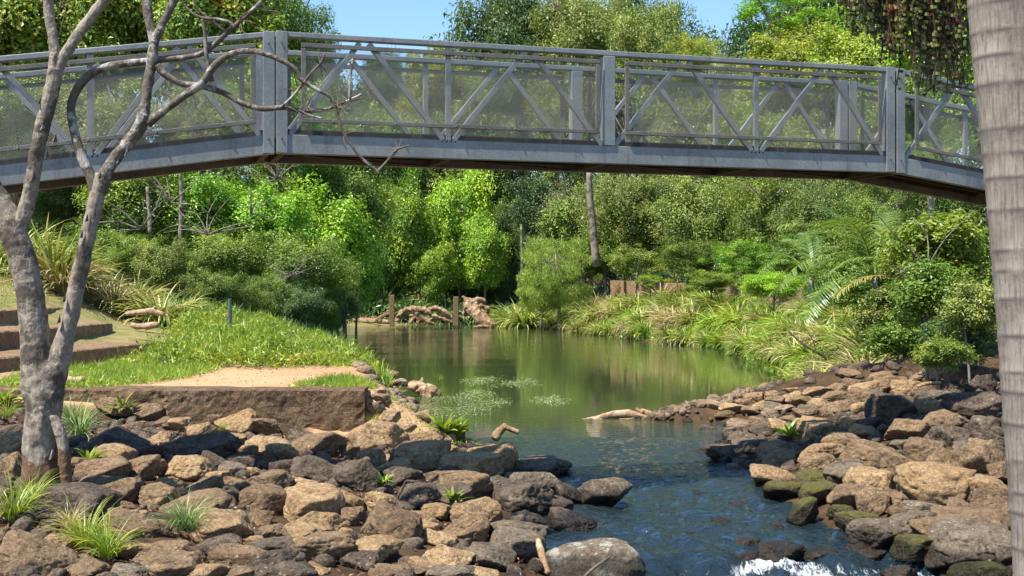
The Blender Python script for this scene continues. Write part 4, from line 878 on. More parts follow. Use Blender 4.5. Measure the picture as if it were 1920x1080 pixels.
# tangles of bare branches in the left shrubs
def twigs(name, cx, cy, Y, n, spread, label, r=.035):
    root = P(cx, cy, Y); mb = MB()
    for i in range(n):
        a = random.uniform(0, 6.28); l = random.uniform(.4, 1)*spread
        e = Vector((math.cos(a)*l, math.sin(a)*l*.5-.3, random.uniform(-.2, .9)*spread)); m = e*.5+Vector((random.uniform(-.2, .2), 0, random.uniform(-.1, .3)))*spread*.6
        mb.tube([(0, 0, 0), m, e], [r, r*.6, r*.2], 5, sub=3)
        for k in range(2):
            e2 = m+Vector((random.uniform(-.5, .5), random.uniform(-.3, .1), random.uniform(-.2, .5)))*spread*.7; mb.tube([m, e2], [r*.4, r*.12], 4, sub=1)
    o = mb.build(name, M['bark_pale'], smooth=True, loc=root); tag(o, label, "branches")
twigs("bare_branches", 265, 430, 47.5, 10, 2.0, "tangle of bare pale branches poking out of the left bank shrubs")
twigs("bare_branches", 390, 440, 49, 9, 2.2, "forked bare branches behind the green tussock")
twigs("bare_branches", 545, 520, 49, 16, 1.6, "brown twiggy dead bush at the right end of the grass mound", .02)
twigs("bare_branches", 520, 335, 52, 10, 1.6, "grey bare twigs just under the left bridge post", .03)
twigs("bare_branches", 320, 380, 50, 8, 2.0, "pale forked branches high in the left thicket below the bridge")
twigs("bare_branches", 470, 400, 52, 7, 1.8, "grey forked branches in front of the rounded bright shrub", .028)
twigs("bare_branches", 1740, 500, 26, 6, 1.3, "thin bare branches in the shrub beside the palm trunk", .02)

# ------------------------------------------------------------------ tussocks and reeds
def tuft_mesh(name, seed, n, Lr, wd, base=.22, el=(50, 88), bend=1.3, segs=6, lean=(0, 0)):
    rg = np.random.default_rng(seed); V = []; F = []; val = []; c = 0
    for i in range(n):
        a = rg.uniform(0, 2*math.pi); r0 = base*math.sqrt(rg.uniform(0, 1)); L = rg.uniform(*Lr)
        e = math.radians(rg.uniform(*el)); d = np.array([math.cos(a), math.sin(a)])+np.array(lean)
        p = np.array([math.cos(a)*r0, math.sin(a)*r0, -.03]); bd = bend*rg.uniform(.5, 1.4); vv = rg.uniform(0, 1)**1.3
        sd = np.array([-math.sin(a), math.cos(a), 0]); tw = rg.uniform(-.6, .6); w_ = wd*rg.uniform(.6, 1.3)
        for s in range(segs+1):
            t = s/segs; ww = w_*(1-t**2.2)*.5+.0008
            side = sd*math.cos(tw)+np.array([0, 0, math.sin(tw)])
            V += [p-side*ww, p+side*ww]
            ang = e-bd*t*1.15; st = L/segs
            p = p+np.array([d[0]*math.cos(ang), d[1]*math.cos(ang), math.sin(ang)])*st
        for s in range(segs): F.append((c+2*s, c+2*s+1, c+2*s+3, c+2*s+2)); val.append(min(1, vv+.12*s/segs))
        c += 2*(segs+1)
    return mesh_np(name, V, F, [M['reed']], val)
TUF = [tuft_mesh("tussock", 10+i, 250, (.8, 1.45), .050, .26, (35, 88), 1.55) for i in range(4)]
TUN = [tuft_mesh("grass_tuft", 30+i, 150, (.35, .75), .010, .10, (45, 88), 1.3) for i in range(3)]
REED = [tuft_mesh("reeds", 40+i, 46, (.5, 1.0), .040, .12, (62, 88), .55) for i in range(2)]
def tuft(x, y, s, mat, label, cat="grass tussock", group=None, meshes=TUF, sz=1.0, lift=0, name="tussock"):
    o = link(name, random.choice(meshes)); o.location = (x, y, max(h(x, y), -.02)-.04+lift); o.scale = (s, s, s*sz)
    o.rotation_euler = (random.uniform(-.12, .12), random.uniform(-.12, .12), random.uniform(0, 6.28)); set_mat(o, M[mat]); return tag(o, label, cat, group)
GR = "strappy grass tussocks lining the right bank"
for Y in np.arange(30.5, 92, 1.55):
    xr, xw = float(XR(Y)), float(XW(Y)) if Y > 37 else float(XR(Y))+4.6
    n = max(2, int((min(xw, xr+5)-xr)/1.25))
    for j in range(n):
        x = xr+.35+j*1.25+random.uniform(-.25, .25); yy = Y+random.uniform(-.6, .6)
        s = random.uniform(.85, 1.2)*(1.1 if j else .85)
        pos = "by the water" if j == 0 else "below the wall" if j >= n-1 and Y > 40 else "mid slope"
        dist = "near the driftwood" if Y < 37 else "at the pool's widest part" if Y < 56 else "along the far bend" if Y < 72 else "beside the weeping shrub"
        mt = random.choice(['reed', 'reed', 'reed_dry', 'reed_green', 'reed'])
        tuft(x, yy, s, mt, f"{ {'reed':'yellow green','reed_dry':'straw coloured','reed_green':'fresh green'}[mt] } tussock {pos} {dist}", group=GR)
for (px, py, Y, s, mt, lb) in ((100, 500, 41, 1.75, 'reed', "tall pale green tussock high on the slope behind the forked trunk"), (30, 500, 42, 1.7, 'reed', "tall tussock at the left frame edge above the mown slope"), (60, 470, 45, 1.8, 'reed', "tallest arching tussock right under the bridge's left end"), (130, 465, 46, 1.6, 'reed', "pale arching tussock behind the right stem of the forked tree"),
    (215, 560, 41, 1.25, 'reed_dry', "dry straw brown tussock above the stone steps"), (190, 520, 43, 1.1, 'reed_dry', "smaller dry tussock behind the right stem of the forked tree"), (300, 580, 40.5, 1.35, 'reed', "big green tussock beside the dry brown one"), (345, 575, 42, 1.1, 'reed', "green tussock at the edge of the shrubs"), (380, 590, 43, .8, 'reed_dry', "thin dry tussock below the bare branches"), (260, 480, 46, 1.2, 'reed_shade', "shaded tussock under the left bank shrubs"),
    (80, 450, 44, 2.0, 'reed', "huge arching tussock filling the gap between the forked stems"), (20, 430, 46, 2.2, 'reed', "huge pale tussock at the left frame edge under the bridge"), (120, 505, 40, 1.5, 'reed_dry', "straw coloured tussock at the top of the mown slope"), (250, 560, 43, 1.4, 'reed', "yellow green tussock between the dry ones and the thicket"),
    (450, 600, 46, .8, 'reed', "short tussock at the back of the grass mound")):
    q = P(px, py, Y); tuft(q.x, q.y, s, mt, lb, group="strappy grass tussocks on the left bank")
for k, px in enumerate(range(655, 960, 22)):
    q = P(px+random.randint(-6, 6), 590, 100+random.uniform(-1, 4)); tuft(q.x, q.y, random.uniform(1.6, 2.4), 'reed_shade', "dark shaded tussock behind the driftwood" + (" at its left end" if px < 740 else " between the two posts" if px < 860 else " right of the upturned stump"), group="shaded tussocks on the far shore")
for k, (px, Y, s) in enumerate(((960, 92, 2.0), (985, 89, 1.9), (1005, 91, 2.1), (975, 94, 2.2), (1100, 82, 1.4), (1130, 79, 1.4), (1085, 80, 1.0))):
    q = P(px, 600, Y); tuft(q.x, q.y, s, 'reed', "arching yellow green tussock at the water's edge " + ("left of the weeping shrub" if px < 1010 else "right of the weeping shrub"), group=GR)
# bright low weeds and reeds
for (px, py, Y, s, mt, ms, lb) in ((712, 715, 30.5, .85, 'reed_green', REED, "clump of broad bright green reeds at the terrace corner"), (722, 712, 30.2, .7, 'reed_green', REED, "smaller reed clump leaning over the pool edge"), (690, 712, 29.5, .5, 'weed', TUN, "yellow green grass tuft left of the bright reeds")):
    q = P(px, py, Y); tuft(q.x, q.y, s, mt, lb, "reeds", None, ms, name="reeds")
for (px, py, s, mt, lb) in ((25, 985, 1.0, 'reed_green', "bright grass tuft at the left frame edge below the forked tree"), (60, 960, .8, 'weed', "sunlit grass tuft at the foot of the forked tree"), (160, 1040, 1.0, 'weed', "long sunlit grass tuft beside the corner boulder"), (200, 1060, .9, 'reed_green', "grass tuft in the bottom left between boulders"), (130, 1010, .6, 'reed_dry', "dry brown seed stalks above the sunlit grass tuft"),
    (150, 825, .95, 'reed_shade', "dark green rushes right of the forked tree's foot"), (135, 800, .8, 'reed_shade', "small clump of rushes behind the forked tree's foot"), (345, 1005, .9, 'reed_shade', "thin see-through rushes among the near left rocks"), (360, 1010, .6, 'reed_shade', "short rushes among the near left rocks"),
    (15, 790, .6, 'weed', "bright weeds left of the forked tree"), (418, 815, .3, 'weed', "tiny grass sprig among the tan rocks"), (148, 800, .5, 'weed', "pale grass sprig beside the dark rushes"), (700, 800, .35, 'weed', "small bright sprig at the ledge's right end"), (180, 700, .5, 'weed', "grass tuft right of the forked trunk on the terrace edge")):
    q = hit(px, py, ymin=9.5, ymax=40); tuft(q.x, q.y, s*(.78 if py > 900 else 1), mt, lb, "grass tuft", "small grass tufts in the foreground", TUN, lift=.12, name="grass_tuft")

def weeds(name, n, pts, Lr, wd, mat, label, cat, leafy=.5, hgt=.25, mound=None, lumpy=0.0, jit=.12):
    """ground cover: many small blades and leaves over points"""
    rg = R; C_ = np.array([pts() for _ in range(n)]); C_ = C_+rg.normal(size=C_.shape)*jit; z = H(C_[:, 0], C_[:, 1])
    if mound is not None: z = z+mound(C_[:, 0], C_[:, 1])*rg.uniform(.3, 1.0, n)
    lm = np.array([noise.noise(Vector((x*.9, y*.5, 7)))+.5*noise.noise(Vector((x*2.6, y*1.5, 3))) for x, y in C_]); up = rg.uniform(0, hgt, n)*np.clip(1+lumpy*lm*2, .15, 3); c = np.stack([C_[:, 0], C_[:, 1], z+up], 1)
    nb = int(n*(1-leafy)); Lf = rg.uniform(*Lr, n)
    d = rg.normal(size=(nb, 3)); d[:, 2] = np.abs(d[:, 2])+.9; d /= np.linalg.norm(d, axis=1)[:, None]
    s = np.cross(d, rg.normal(size=(nb, 3))); s /= np.linalg.norm(s, axis=1)[:, None]; b = c[:nb]; L = Lf[:nb, None]
    tip = b+d*L+np.array([.0, 0, -.2])*L*rg.uniform(0, 1, (nb, 1))
    v1 = np.stack([b-s*wd/2, b+s*wd/2, tip+s*wd*.1, tip-s*wd*.1], 1).reshape(-1, 3); f1 = np.arange(4*nb).reshape(nb, 4)
    nl = n-nb; nr = rg.normal(size=(nl, 3))*.6+np.array([0, 0, .8]); v2, f2 = leaves(c[nb:]+np.array([0, 0, .02]), nr, Lf[nb:]*.6, Lf[nb:]*.28)
    lumps = np.array([noise.noise(Vector((x*1.3, y*1.3, 0))) for x, y in C_])
    me = mesh_np(name, np.concatenate([v1, v2]), np.concatenate([f1, f2+4*nb]), [M[mat]], np.clip(.45+.5*lumps+rg.uniform(-.35, .35, n), 0, 1))
    return tag(link(name, me), label, cat, kind='stuff')
def poly_pts(poly):
    P_ = np.array(poly); mn, mx = P_.min(0), P_.max(0)
    def f():
        while True:
            x, y = R.uniform(mn[0], mx[0]), R.uniform(mn[1], mx[1]); ins = False; j = len(poly)-1
            for i in range(len(poly)):
                xi, yi = poly[i]; xj, yj = poly[j]
                if (yi > y) != (yj > y) and x < (xj-xi)*(y-yi)/(yj-yi)+xi: ins = not ins
                j = i
            if ins: return (x, y)
    return f
def mnd(x, y): return .12*np.clip(1-((x+7.6)/3.4)**2, 0, 1)*np.clip((y-29)/3, 0, 1)
weeds("weeds", 60000, poly_pts([(-8.4, 29.8), (-5.0, 29.6), (-4.1, 31), (-4.3, 36), (-5.4, 43), (-7.5, 47), (-11.5, 46), (-10.2, 40), (-8.6, 35)]), (.12, .34), .022, 'weed', "dense bright green grass and weeds covering the mound left of the pool", "grass", .38, .32, mnd, 1.0, .45)
weeds("grass", 14000, poly_pts([(-9.6, 23.5), (-7.4, 23.4), (-6.6, 26), (-6.7, 29), (-7.4, 31.5), (-9.2, 32), (-9.9, 28)]), (.08, .24), .016, 'weed', "bright grass patch between the lowest step and the stone ledge", "grass", .25, .08)
weeds("grass", 4500, poly_pts([(-4.0, 23.4), (-2.8, 23.4), (-2.5, 25), (-2.9, 26.2), (-3.6, 25.5)]), (.06, .2), .014, 'weed', "small grass patch at the dirt terrace's front right corner", "grass", .2, .05)
weeds("lawn", 26000, poly_pts([(-20, 33), (-14, 33), (-13.6, 41), (-10.6, 44), (-13, 48), (-26, 52)]), (.04, .10), .02, 'reed', "short mown yellowing lawn on the slope behind the steps", "grass", .1, .02)
weeds("undergrowth", 26000, lambda: (lambda y: (float(XR(y))+R.uniform(-.1, 4.2), y))(R.uniform(29, 80)), (.15, .5), .03, 'reed_green', "tangled green undergrowth between the right bank tussocks", "undergrowth", .6, .35)
weeds("undergrowth", 9000, lambda: (lambda y: (float(XR(y))+R.uniform(0, 1.0), y))(R.choice([R.uniform(33, 38), R.uniform(44, 47), R.uniform(60, 64), R.uniform(74, 77)])), (.12, .3), .02, 'weed', "bright low weeds at the water's edge of the right bank", "weeds", .7, .4)
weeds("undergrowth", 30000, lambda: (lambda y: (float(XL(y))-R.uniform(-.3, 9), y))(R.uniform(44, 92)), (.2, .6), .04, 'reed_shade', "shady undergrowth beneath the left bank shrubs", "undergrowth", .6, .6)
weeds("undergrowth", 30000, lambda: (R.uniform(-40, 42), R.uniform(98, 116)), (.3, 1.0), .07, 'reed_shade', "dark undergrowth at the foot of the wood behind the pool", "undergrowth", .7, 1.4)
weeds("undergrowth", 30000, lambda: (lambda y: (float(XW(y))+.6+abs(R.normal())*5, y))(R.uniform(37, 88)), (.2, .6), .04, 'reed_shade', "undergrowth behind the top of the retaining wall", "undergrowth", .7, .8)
weeds("leaf_litter", 7000, lambda: (lambda y: (float(XL(y))-R.uniform(0, 9), y))(R.uniform(9.5, 22.5)), (.05, .11), .02, 'litter', "dry fallen leaves scattered over the left bank", "fallen leaves", 1.0, .05)
weeds("leaf_litter", 4000, lambda: (lambda y: (float(XR(y))+R.uniform(0, 6), y))(R.uniform(9.5, 34)), (.05, .11), .02, 'litter', "dry fallen leaves caught among the right bank rocks", "fallen leaves", 1.0, .05)
weeds("leaf_litter", 420, lambda: (R.uniform(-8, -2.7), R.uniform(23.3, 30)), (.04, .09), .015, 'litter', "few dry leaves and grit scattered on the bare dirt terrace", "fallen leaves", 1.0, .02)
weeds("creeper", 5000, poly_pts([(-2.6, 23.2), (-1.0, 22.2), (-.4, 23.0), (-1.2, 26.5), (-2.2, 28), (-2.9, 27)]), (.04, .10), .012, 'weed', "low creeping green plants on the muddy pool margin", "plants", .8, .05)

# floating weed mats
def mat_patch(poly_px, label, seed, dens=1.0):
    P_ = [P(x, y, EYE*FP/(y-CY)) for x, y in poly_px]; f = poly_pts([(p.x, p.y) for p in P_]); n = int(4200*dens); C_ = np.array([f() for _ in range(n)])
    k = np.array([noise.noise(Vector((x*1.5, y*.6, seed))) for x, y in C_]); C_ = C_+R.normal(size=C_.shape)*np.array([.12, .45]); C_ = C_[k+R.uniform(-.2, .2, n) > .02]; n = len(C_)
    c = np.stack([C_[:, 0], C_[:, 1], R.uniform(.006, .02, n)], 1); nr = np.stack([R.normal(size=n)*.12, R.normal(size=n)*.12, np.ones(n)], 1)
    L = R.uniform(.03, .09, n); v, fc = leaves(c, nr, L, L*.8); v[:, 2] = np.maximum(v[:, 2], .004)
    me = mesh_np("floating_weed", v, fc, [M['leaf_grey']], R.uniform(0, .7, n)); tag(link("floating_weed", me), label, "water weed", kind='stuff')
mat_patch([(740, 770), (800, 745), (870, 745), (925, 765), (900, 778), (830, 785), (760, 790)], "pale green mat of floating weed beside the muddy margin", 1, 1.0)
mat_patch([(860, 712), (930, 706), (1005, 712), (1000, 722), (930, 728), (890, 722)], "thin floating weed streak out in the pool", 2, .55)
mat_patch([(860, 738), (900, 732), (950, 752), (935, 760), (900, 755)], "small floating weed raft between the stump and open water", 3, .35)
mat_patch([(1000, 748), (1050, 746), (1060, 756), (1010, 758)], "tiny patch of floating weed in the middle of the pool", 4, .12)
for px, py, s in ((823, 720, .35), ):
    q = P(px, py, EYE*FP/(py-CY)); tuft(q.x, q.y, s, 'weed', "single small green water plant standing in the pool", "water plant", None, REED, name="water_plant", lift=.1)

# ------------------------------------------------------------------ palms
def frond_mesh(name, seed, L=2.6, nl=46, ll=.55, droop=1.0, w_=.035):
    rg = np.random.default_rng(seed); V = []; F = []; val = []
    pts = []; p = np.array([0., 0., 0.]); ang = math.radians(62)
    for i in range(25):
        t = i/24; pts.append(p.copy()); a = ang-droop*1.5*t**1.3; p = p+np.array([math.cos(a), 0, math.sin(a)])*L/24
    pts = np.array(pts); c = 0
    for i in range(24):
        a, b = pts[i], pts[i+1]; r = .022*(1-i/26)
        for q in ((0, 1, 0), (0, 0, 1)):
            q = np.array(q)*r; V += [a-q, a+q, b+q, b-q]; F.append((c, c+1, c+2, c+3)); val.append(.9); c += 4
    for i in range(nl):
        t = .14+.84*i/nl; k = t*24; i0 = min(int(k), 23); b = pts[i0]+(pts[i0+1]-pts[i0])*(k-i0); tg = pts[i0+1]-pts[i0]; tg /= np.linalg.norm(tg)
        l = ll*math.sin(math.pi*min(max(t, .08), .97))**.5*rg.uniform(.9, 1.08)
        for sgn in (-1, 1):
            d = np.array([0, sgn*.85, .12])+tg*.55+rg.normal(size=3)*.06; d /= np.linalg.norm(d); q = b.copy(); v0 = rg.uniform(0, 1)
            wd = np.cross(d, np.array([-.3, 0, 1])); wd /= np.linalg.norm(wd)
            prev = None
            for s in range(4):
                ww = w_*(1, .95, .7, .05)[s]*.5; cur = (q-wd*ww, q+wd*ww)
                if prev is not None: V += [prev[0], prev[1], cur[1], cur[0]]; F.append((c, c+1, c+2, c+3)); val.append(v0); c += 4
                prev = cur; d2 = d+np.array([0, 0, -.45*s*.6]); d2 /= np.linalg.norm(d2); q = q+d2*l/3
    return mesh_np(name, V, F, [M['palm_leaf']], val)
FRD = [frond_mesh("frond", 1), frond_mesh("frond", 2, 2.8, 50, .6, 1.25), frond_mesh("frond", 3, 2.2, 40, .5, .75)]
def palm(px, py, Y, scale, fr, label, th=.0, cat="palm", mats=None):
    b = P(px, py, Y); g = h(b.x, b.y); root = empty("palm", (b.x, b.y, g)); tag(root, label, cat)
    hh = max(b.z-g, .2); mb = MB(); mb.tube([(0, 0, -.2), (0.03, 0, hh*.5), (0, 0, hh)], [.10*scale, .08*scale, .06*scale], 8, .05); mb.build("trunk", M['palm_bark'], root, smooth=True)
    for i, (az, tilt) in enumerate(fr):
        f = link("frond", FRD[i % 3], root, (0, 0, hh-.03)); f.scale = (scale,)*3; f.rotation_euler = (0, math.radians(tilt), math.radians(az)); set_mat(f, M[(mats or {}).get(i, 'palm_leaf')])
palm(1640, 520, 34, 1.25, [(180, 0), (200, 25), (150, -15), (165, 40), (120, 0), (60, -10), (20, 0), (230, -5), (280, 10), (215, 50), (95, 10)], "large dark green feather palm arching over the right bank tussocks")
palm(1520, 520, 48, .95, [(90, -25), (110, -20), (60, -20), (150, 5), (200, 15), (20, 5), (260, 20), (320, 10)], "small upright feather palm standing at the retaining wall")
palm(1735, 545, 27, .85, [(188, 30), (170, 8), (140, 20), (60, 0)], "palm seedling with one arching yellow frond beside the shrubs", mats={0: 'palm_yellow'})
palm(1745, 330, 40, 1.2, [(180, -10), (200, 10), (150, 0), (120, 10), (90, 0), (40, 10), (0, 0), (240, 20), (280, 0), (320, 10)], "feather palm seen through the mesh at the bridge's right end")

# near ringed palm trunk
def ringed_palm():
    yb = 8.0; rt = .235; root = empty("palm_tree", (3.34, yb, .3)); tag(root, "thick grey ringed palm trunk standing close at the right edge of the view", "palm")
    V = []; F = []; ring = []; seg = 48; zs = np.arange(-.9, 9.5, .025); rl = []
    z = -.9; k = 0
    while z < 9.5: rl.append(z); z += .19+.06*math.sin(k*1.7)+.03*math.sin(k*3.1); k += 1
    for z in zs:
        xo = (z-1.0)*-.072+.03*math.sin(z*.8) if z < 6 else (5*-.072+.03*math.sin(4.8))
        for j in range(seg):
            a = 2*math.pi*j/seg; zz = z+.035*math.cos(a-.6)+.012*noise.noise(Vector((math.cos(a)*2, math.sin(a)*2, z*2)))
            dd = min(abs(zz-q) for q in rl if abs(q-zz) < .3) if any(abs(q-zz) < .3 for q in rl) else .2
            q = math.exp(-(dd/.011)**2); r = rt*(1+.035*noise.noise(Vector((math.cos(a), math.sin(a), z*1.4)))+.02*math.exp(-(dd/.03)**2)-.0*q)
            if z > 5: r *= 1-.05*(z-5)
            V.append((xo+math.cos(a)*r, math.sin(a)*r, z)); ring.append(min(1, q*1.1))
    n = len(zs); vid = np.arange(n*seg).reshape(n, seg); F = np.stack([vid[:-1], np.roll(vid[:-1], -1, 1), np.roll(vid[1:], -1, 1), vid[1:]], -1).reshape(-1, 4)
    me = mesh_np("trunk", V, F, [M['palm_bark']], smooth=True); a = me.attributes.new("ring", 'FLOAT', 'POINT'); a.data.foreach_set("value", np.array(ring, np.float32))
    link("trunk", me, root)
    for i in range(13):
        f = link("frond", FRD[i % 3], root, (-.36, 0, 8.4)); f.scale = (1.3,)*3; f.rotation_euler = (0, math.radians(random.uniform(-20, 40)), i*2*math.pi/13+random.uniform(-.2, .2))
    # hanging seed strands
    ob = P(1700, -260, 8.9)-root.location
    for grp in range(5):
        mb = MB(); bb = MB(); sb = MB(); o = ob+Vector((random.uniform(-.1, .1)+(grp-2)*.14, random.uniform(-.2, .2), random.uniform(-.05, .1)))
        for i in range(30):
            x = o.x+random.gauss(0, .15)+.02; l = .75+random.uniform(-.25, .42)+max(0, (x+2-1.3))*0; y = o.y+random.uniform(-.25, .25)
            px = CX+(root.location.x+x)/(8.9)*FP; low = (10+ (px-1580)*.75 if px < 1690 else 125) + random.uniform(-50, 45)
            zend = EYE-(low-CY)/FP*8.9-root.location.z; pts = [o+Vector((0, 0, .3))]; m = 7
            for k in range(m+1): pts.append(Vector((x+.03*math.sin(k*1.7+i), y, o.z+(zend-o.z)*k/m)))
            mb.tube(pts, [.0045]*len(pts), 4, sub=1)
            for k in range(42):
                t = random.uniform(.25, 1); z = o.z+(zend-o.z)*t; c = Vector((x+random.gauss(0, .018), y+random.gauss(0, .018), z)); r = random.uniform(.006, .0115)
                (bb if random.random() < .13 else sb).box(c, (r, r*.4, 0), (-r*.4, r, r*.2), (0, 0, r))
        st = mb.build("seed_strands", M['strand'], root); q1 = sb.build("seed", M['seed'], st); q2 = bb.build("berries", M['berry'], st)
        for q_ in (st, q1, q2): q_["kind"] = "stuff"
ringed_palm()

# ------------------------------------------------------------------ the forked bare tree
ft = empty("forked_tree", P(80, 940, 13.4)); tag(ft, "forked bare tree with peeling grey bark and crooked leafless branches at the left", "tree")
def limb(name, pts, rp, Y0, mat, wob=.10, dy=None, seg=12, parent=None, remesh=False, mbx=None):
    mb = mbx or MB(); q = []; n = len(pts)
    for i, (x, y) in enumerate(pts):
        Y = Y0+((dy or 0)*i/(n-1)); q.append(P(x, y, Y)-ft.location)
    mb.tube(q, [r*Y0/FP*(.74 if r < 24 else .84) for r in rp], seg, wob, 3.5, sub=5)
    return mb
Y0 = 13.4
t = limb("trunk", [(80, 975), (80, 930), (76, 860), (80, 790), (84, 735), (84, 690), (84, 660)], [62, 46, 40, 39, 42, 36, 12], Y0, None, .10)
limb("", [(76, 780), (72, 720), (66, 640), (58, 560), (40, 480), (14, 410), (-12, 350), (-60, 250), (-90, 130)], [25, 40, 34, 31, 31, 29, 22, 18, 15], Y0, None, .07, mbx=t)
limb("", [(84, 800), (94, 740), (110, 680), (128, 610), (148, 520), (165, 440), (178, 385), (186, 345), (188, 325)], [12, 28, 25, 22, 21, 20, 19, 18, 12], Y0, None, .08, mbx=t)
for a_ in ((30, 965, 45, 930), (120, 970, 105, 925)):
    limb("", [(a_[0], a_[1]), ((a_[0]+a_[2])/2+2, (a_[1]+a_[3])/2), (a_[2]+8, a_[3])], [16, 18, 22], Y0-.1, None, .1, mbx=t)
limb("", [(128, 930), (124, 890), (120, 850), (112, 810), (100, 780)], [14, 16, 16, 15, 8], Y0-.12, None, .15, mbx=t)
tr = t.build("trunk", M['bark_smooth'], ft, smooth=True)
u = limb("", [(28, 440), (48, 395), (62, 330), (72, 270), (84, 220), (98, 165), (104, 128)], [22, 20, 19, 18, 19, 20, 19], Y0, None, .10, dy=-.1)
limb("", [(100, 150), (102, 90), (94, 40), (88, -20), (80, -90)], [17, 13, 13, 13, 12], Y0-.1, None, .08, mbx=u)
limb("", [(104, 140), (118, 108), (140, 75), (168, 35), (196, 0), (240, -50), (300, -120)], [16, 15, 14, 14, 14, 12, 10], Y0-.1, None, .08, dy=.2, mbx=u)
l1 = u.build("limb", M['bark_smooth'], ft, smooth=True)
v = limb("", [(184, 370), (170, 330), (152, 290), (138, 240), (133, 200), (146, 165), (175, 135), (215, 122), (265, 116)], [17, 14, 12, 12, 11, 11, 11, 10, 9], Y0, None, .10, dy=.1)
limb("", [(265, 116), (300, 112), (345, 108), (385, 97), (425, 62), (450, 40), (478, 15), (510, -20)], [9, 8, 7, 6.5, 6.5, 6, 5.5, 5], Y0+.1, None, .10, mbx=v)
w2 = limb("", [(188, 360), (198, 325), (222, 290), (245, 262), (262, 238), (270, 215)], [18, 17, 16, 16, 17, 17], Y0, None, .10)
limb("", [(268, 225), (275, 180), (283, 120), (288, 75), (278, 30), (272, -30), (268, -100)], [15, 13, 13, 12, 12, 12, 11], Y0, None, .09, dy=.15, mbx=w2)
limb("", [(290, 80), (300, 55), (315, 25), (335, -15), (360, -60)], [11, 10.5, 10, 9, 8], Y0+.05, None, .09, mbx=w2)
l3 = w2.build("limb", M['bark'], ft, smooth=True)
limb("", [(276, 232), (310, 205), (345, 180), (380, 155), (405, 120), (440, 99), (480, 97), (520, 110), (552, 128), (566, 150), (590, 166), (622, 184), (632, 215), (645, 250), (672, 290), (700, 315), (712, 326)], [12, 10, 9, 10, 9, 8, 7, 6.5, 6, 5.5, 5, 4.5, 4, 4, 3.8, 3.5, 3], Y0, None, .14, dy=.1, mbx=v)
limb("", [(708, 322), (728, 300), (742, 282), (756, 276), (768, 273)], [3.4, 3, 2.6, 2.4, 1.4], Y0+.1, None, .2, mbx=v)
limb("", [(295, 122), (310, 140), (340, 157), (380, 162), (420, 175), (450, 192), (490, 204), (530, 202), (570, 208), (610, 205), (650, 190), (688, 173)], [9, 9, 8, 7.5, 7.5, 7, 7, 6.5, 6, 5, 4.2, 3.2], Y0+.05, None, .14, dy=.15, mbx=v)
limb("", [(560, 207), (580, 216), (605, 222)], [4.5, 3.5, 2], Y0+.1, None, .14, mbx=v)
limb("", [(525, 203), (545, 185), (566, 160), (585, 135), (600, 120), (609, 100)], [4.5, 4, 4, 3.5, 3, 2.5], Y0+.1, None, .14, mbx=v)
limb("", [(655, 185), (656, 160), (658, 140), (661, 110)], [3.5, 3, 2.8, 2.2], Y0+.1, None, .14, mbx=v)
limb("", [(398, 152), (392, 130), (386, 95), (384, 60), (379, 36)], [6.5, 5.5, 5, 4.5, 4], Y0+.05, None, .12, mbx=v)
limb("", [(440, 52), (430, 42), (405, 36), (382, 34), (362, 26), (345, 8), (335, -15)], [5, 4.5, 4, 4, 3.4, 3, 3], Y0+.05, None, .12, mbx=v)
limb("", [(425, 62), (410, 48), (390, 34), (372, 18), (362, 0)], [2.5]*5, Y0+.08, None, .12, mbx=v)
limb("", [(445, 45), (452, 32), (464, 22)], [2, 1.5, 1], Y0+.08, None, .12, mbx=v)
l2 = v.build("branch", M['bark'], ft, smooth=True)
for (x, y, n, l) in ((600, 120, 6, 26), (560, 165, 4, 30), (655, 190, 6, 36), (640, 200, 5, 30), (690, 173, 3, 14), (745, 282, 5, 24), (700, 315, 3, 20), (575, 200, 5, 34), (620, 190, 5, 36), (450, 40, 5, 30), (500, 20, 4, 30), (380, 38, 4, 30), (470, 99, 3, 16), (540, 200, 4, 30), (645, 255, 4, 24), (140, 80, 2, 20), (660, 120, 3, 18)):
    tw = MB()
    for k in range(n):
        a = random.uniform(0, 6.28); m = (x+math.cos(a)*l*.5+random.uniform(-4, 4), y+math.sin(a)*l*.5+random.uniform(-4, 4)); e = (x+math.cos(a)*l, y+math.sin(a)*l)
        limb("", [(x, y), m, e], [1.6, 1.1, .5], Y0+.1, None, 0, dy=random.uniform(-.15, .15), seg=5, mbx=tw)
    tw.build("twig", M['twig'], ft, smooth=True)
# flaps of peeling bark
for (x, y, s) in ((58, 848, 26), (95, 850, 22), (100, 260, 18), (85, 290, 14), (78, 235, 16), (60, 330, 16), (150, 440, 15), (160, 410, 14), (175, 400, 12), (235, 285, 14), (220, 300, 12), (185, 330, 12), (108, 600, 14), (118, 560, 12), (72, 190, 12), (52, 850, 18), (112, 862, 18)):
    fl_ = MB(); c = P(x, y, Y0-.14)-ft.location; k = Y0/FP; q = [Vector((random.uniform(-.6, .6), random.uniform(-.08, .02), random.uniform(-1, 1)))*s*k for _ in range(2)]
    a0 = c+Vector((-s*k*.35, .03, -s*k*.6)); a1 = c+Vector((s*k*.3, .03, -s*k*.3)); b0 = c+Vector((s*k*.1, .05, s*k*.8)); m = c+Vector((s*k*.1, -.035, -s*k*.5))
    n0 = len(fl_.v); fl_.v += [a0, m, a1, b0]; fl_.f += [(n0, n0+1, n0+3), (n0+1, n0+2, n0+3)]
    fl_.build("bark_flake", M['bark'], tr)
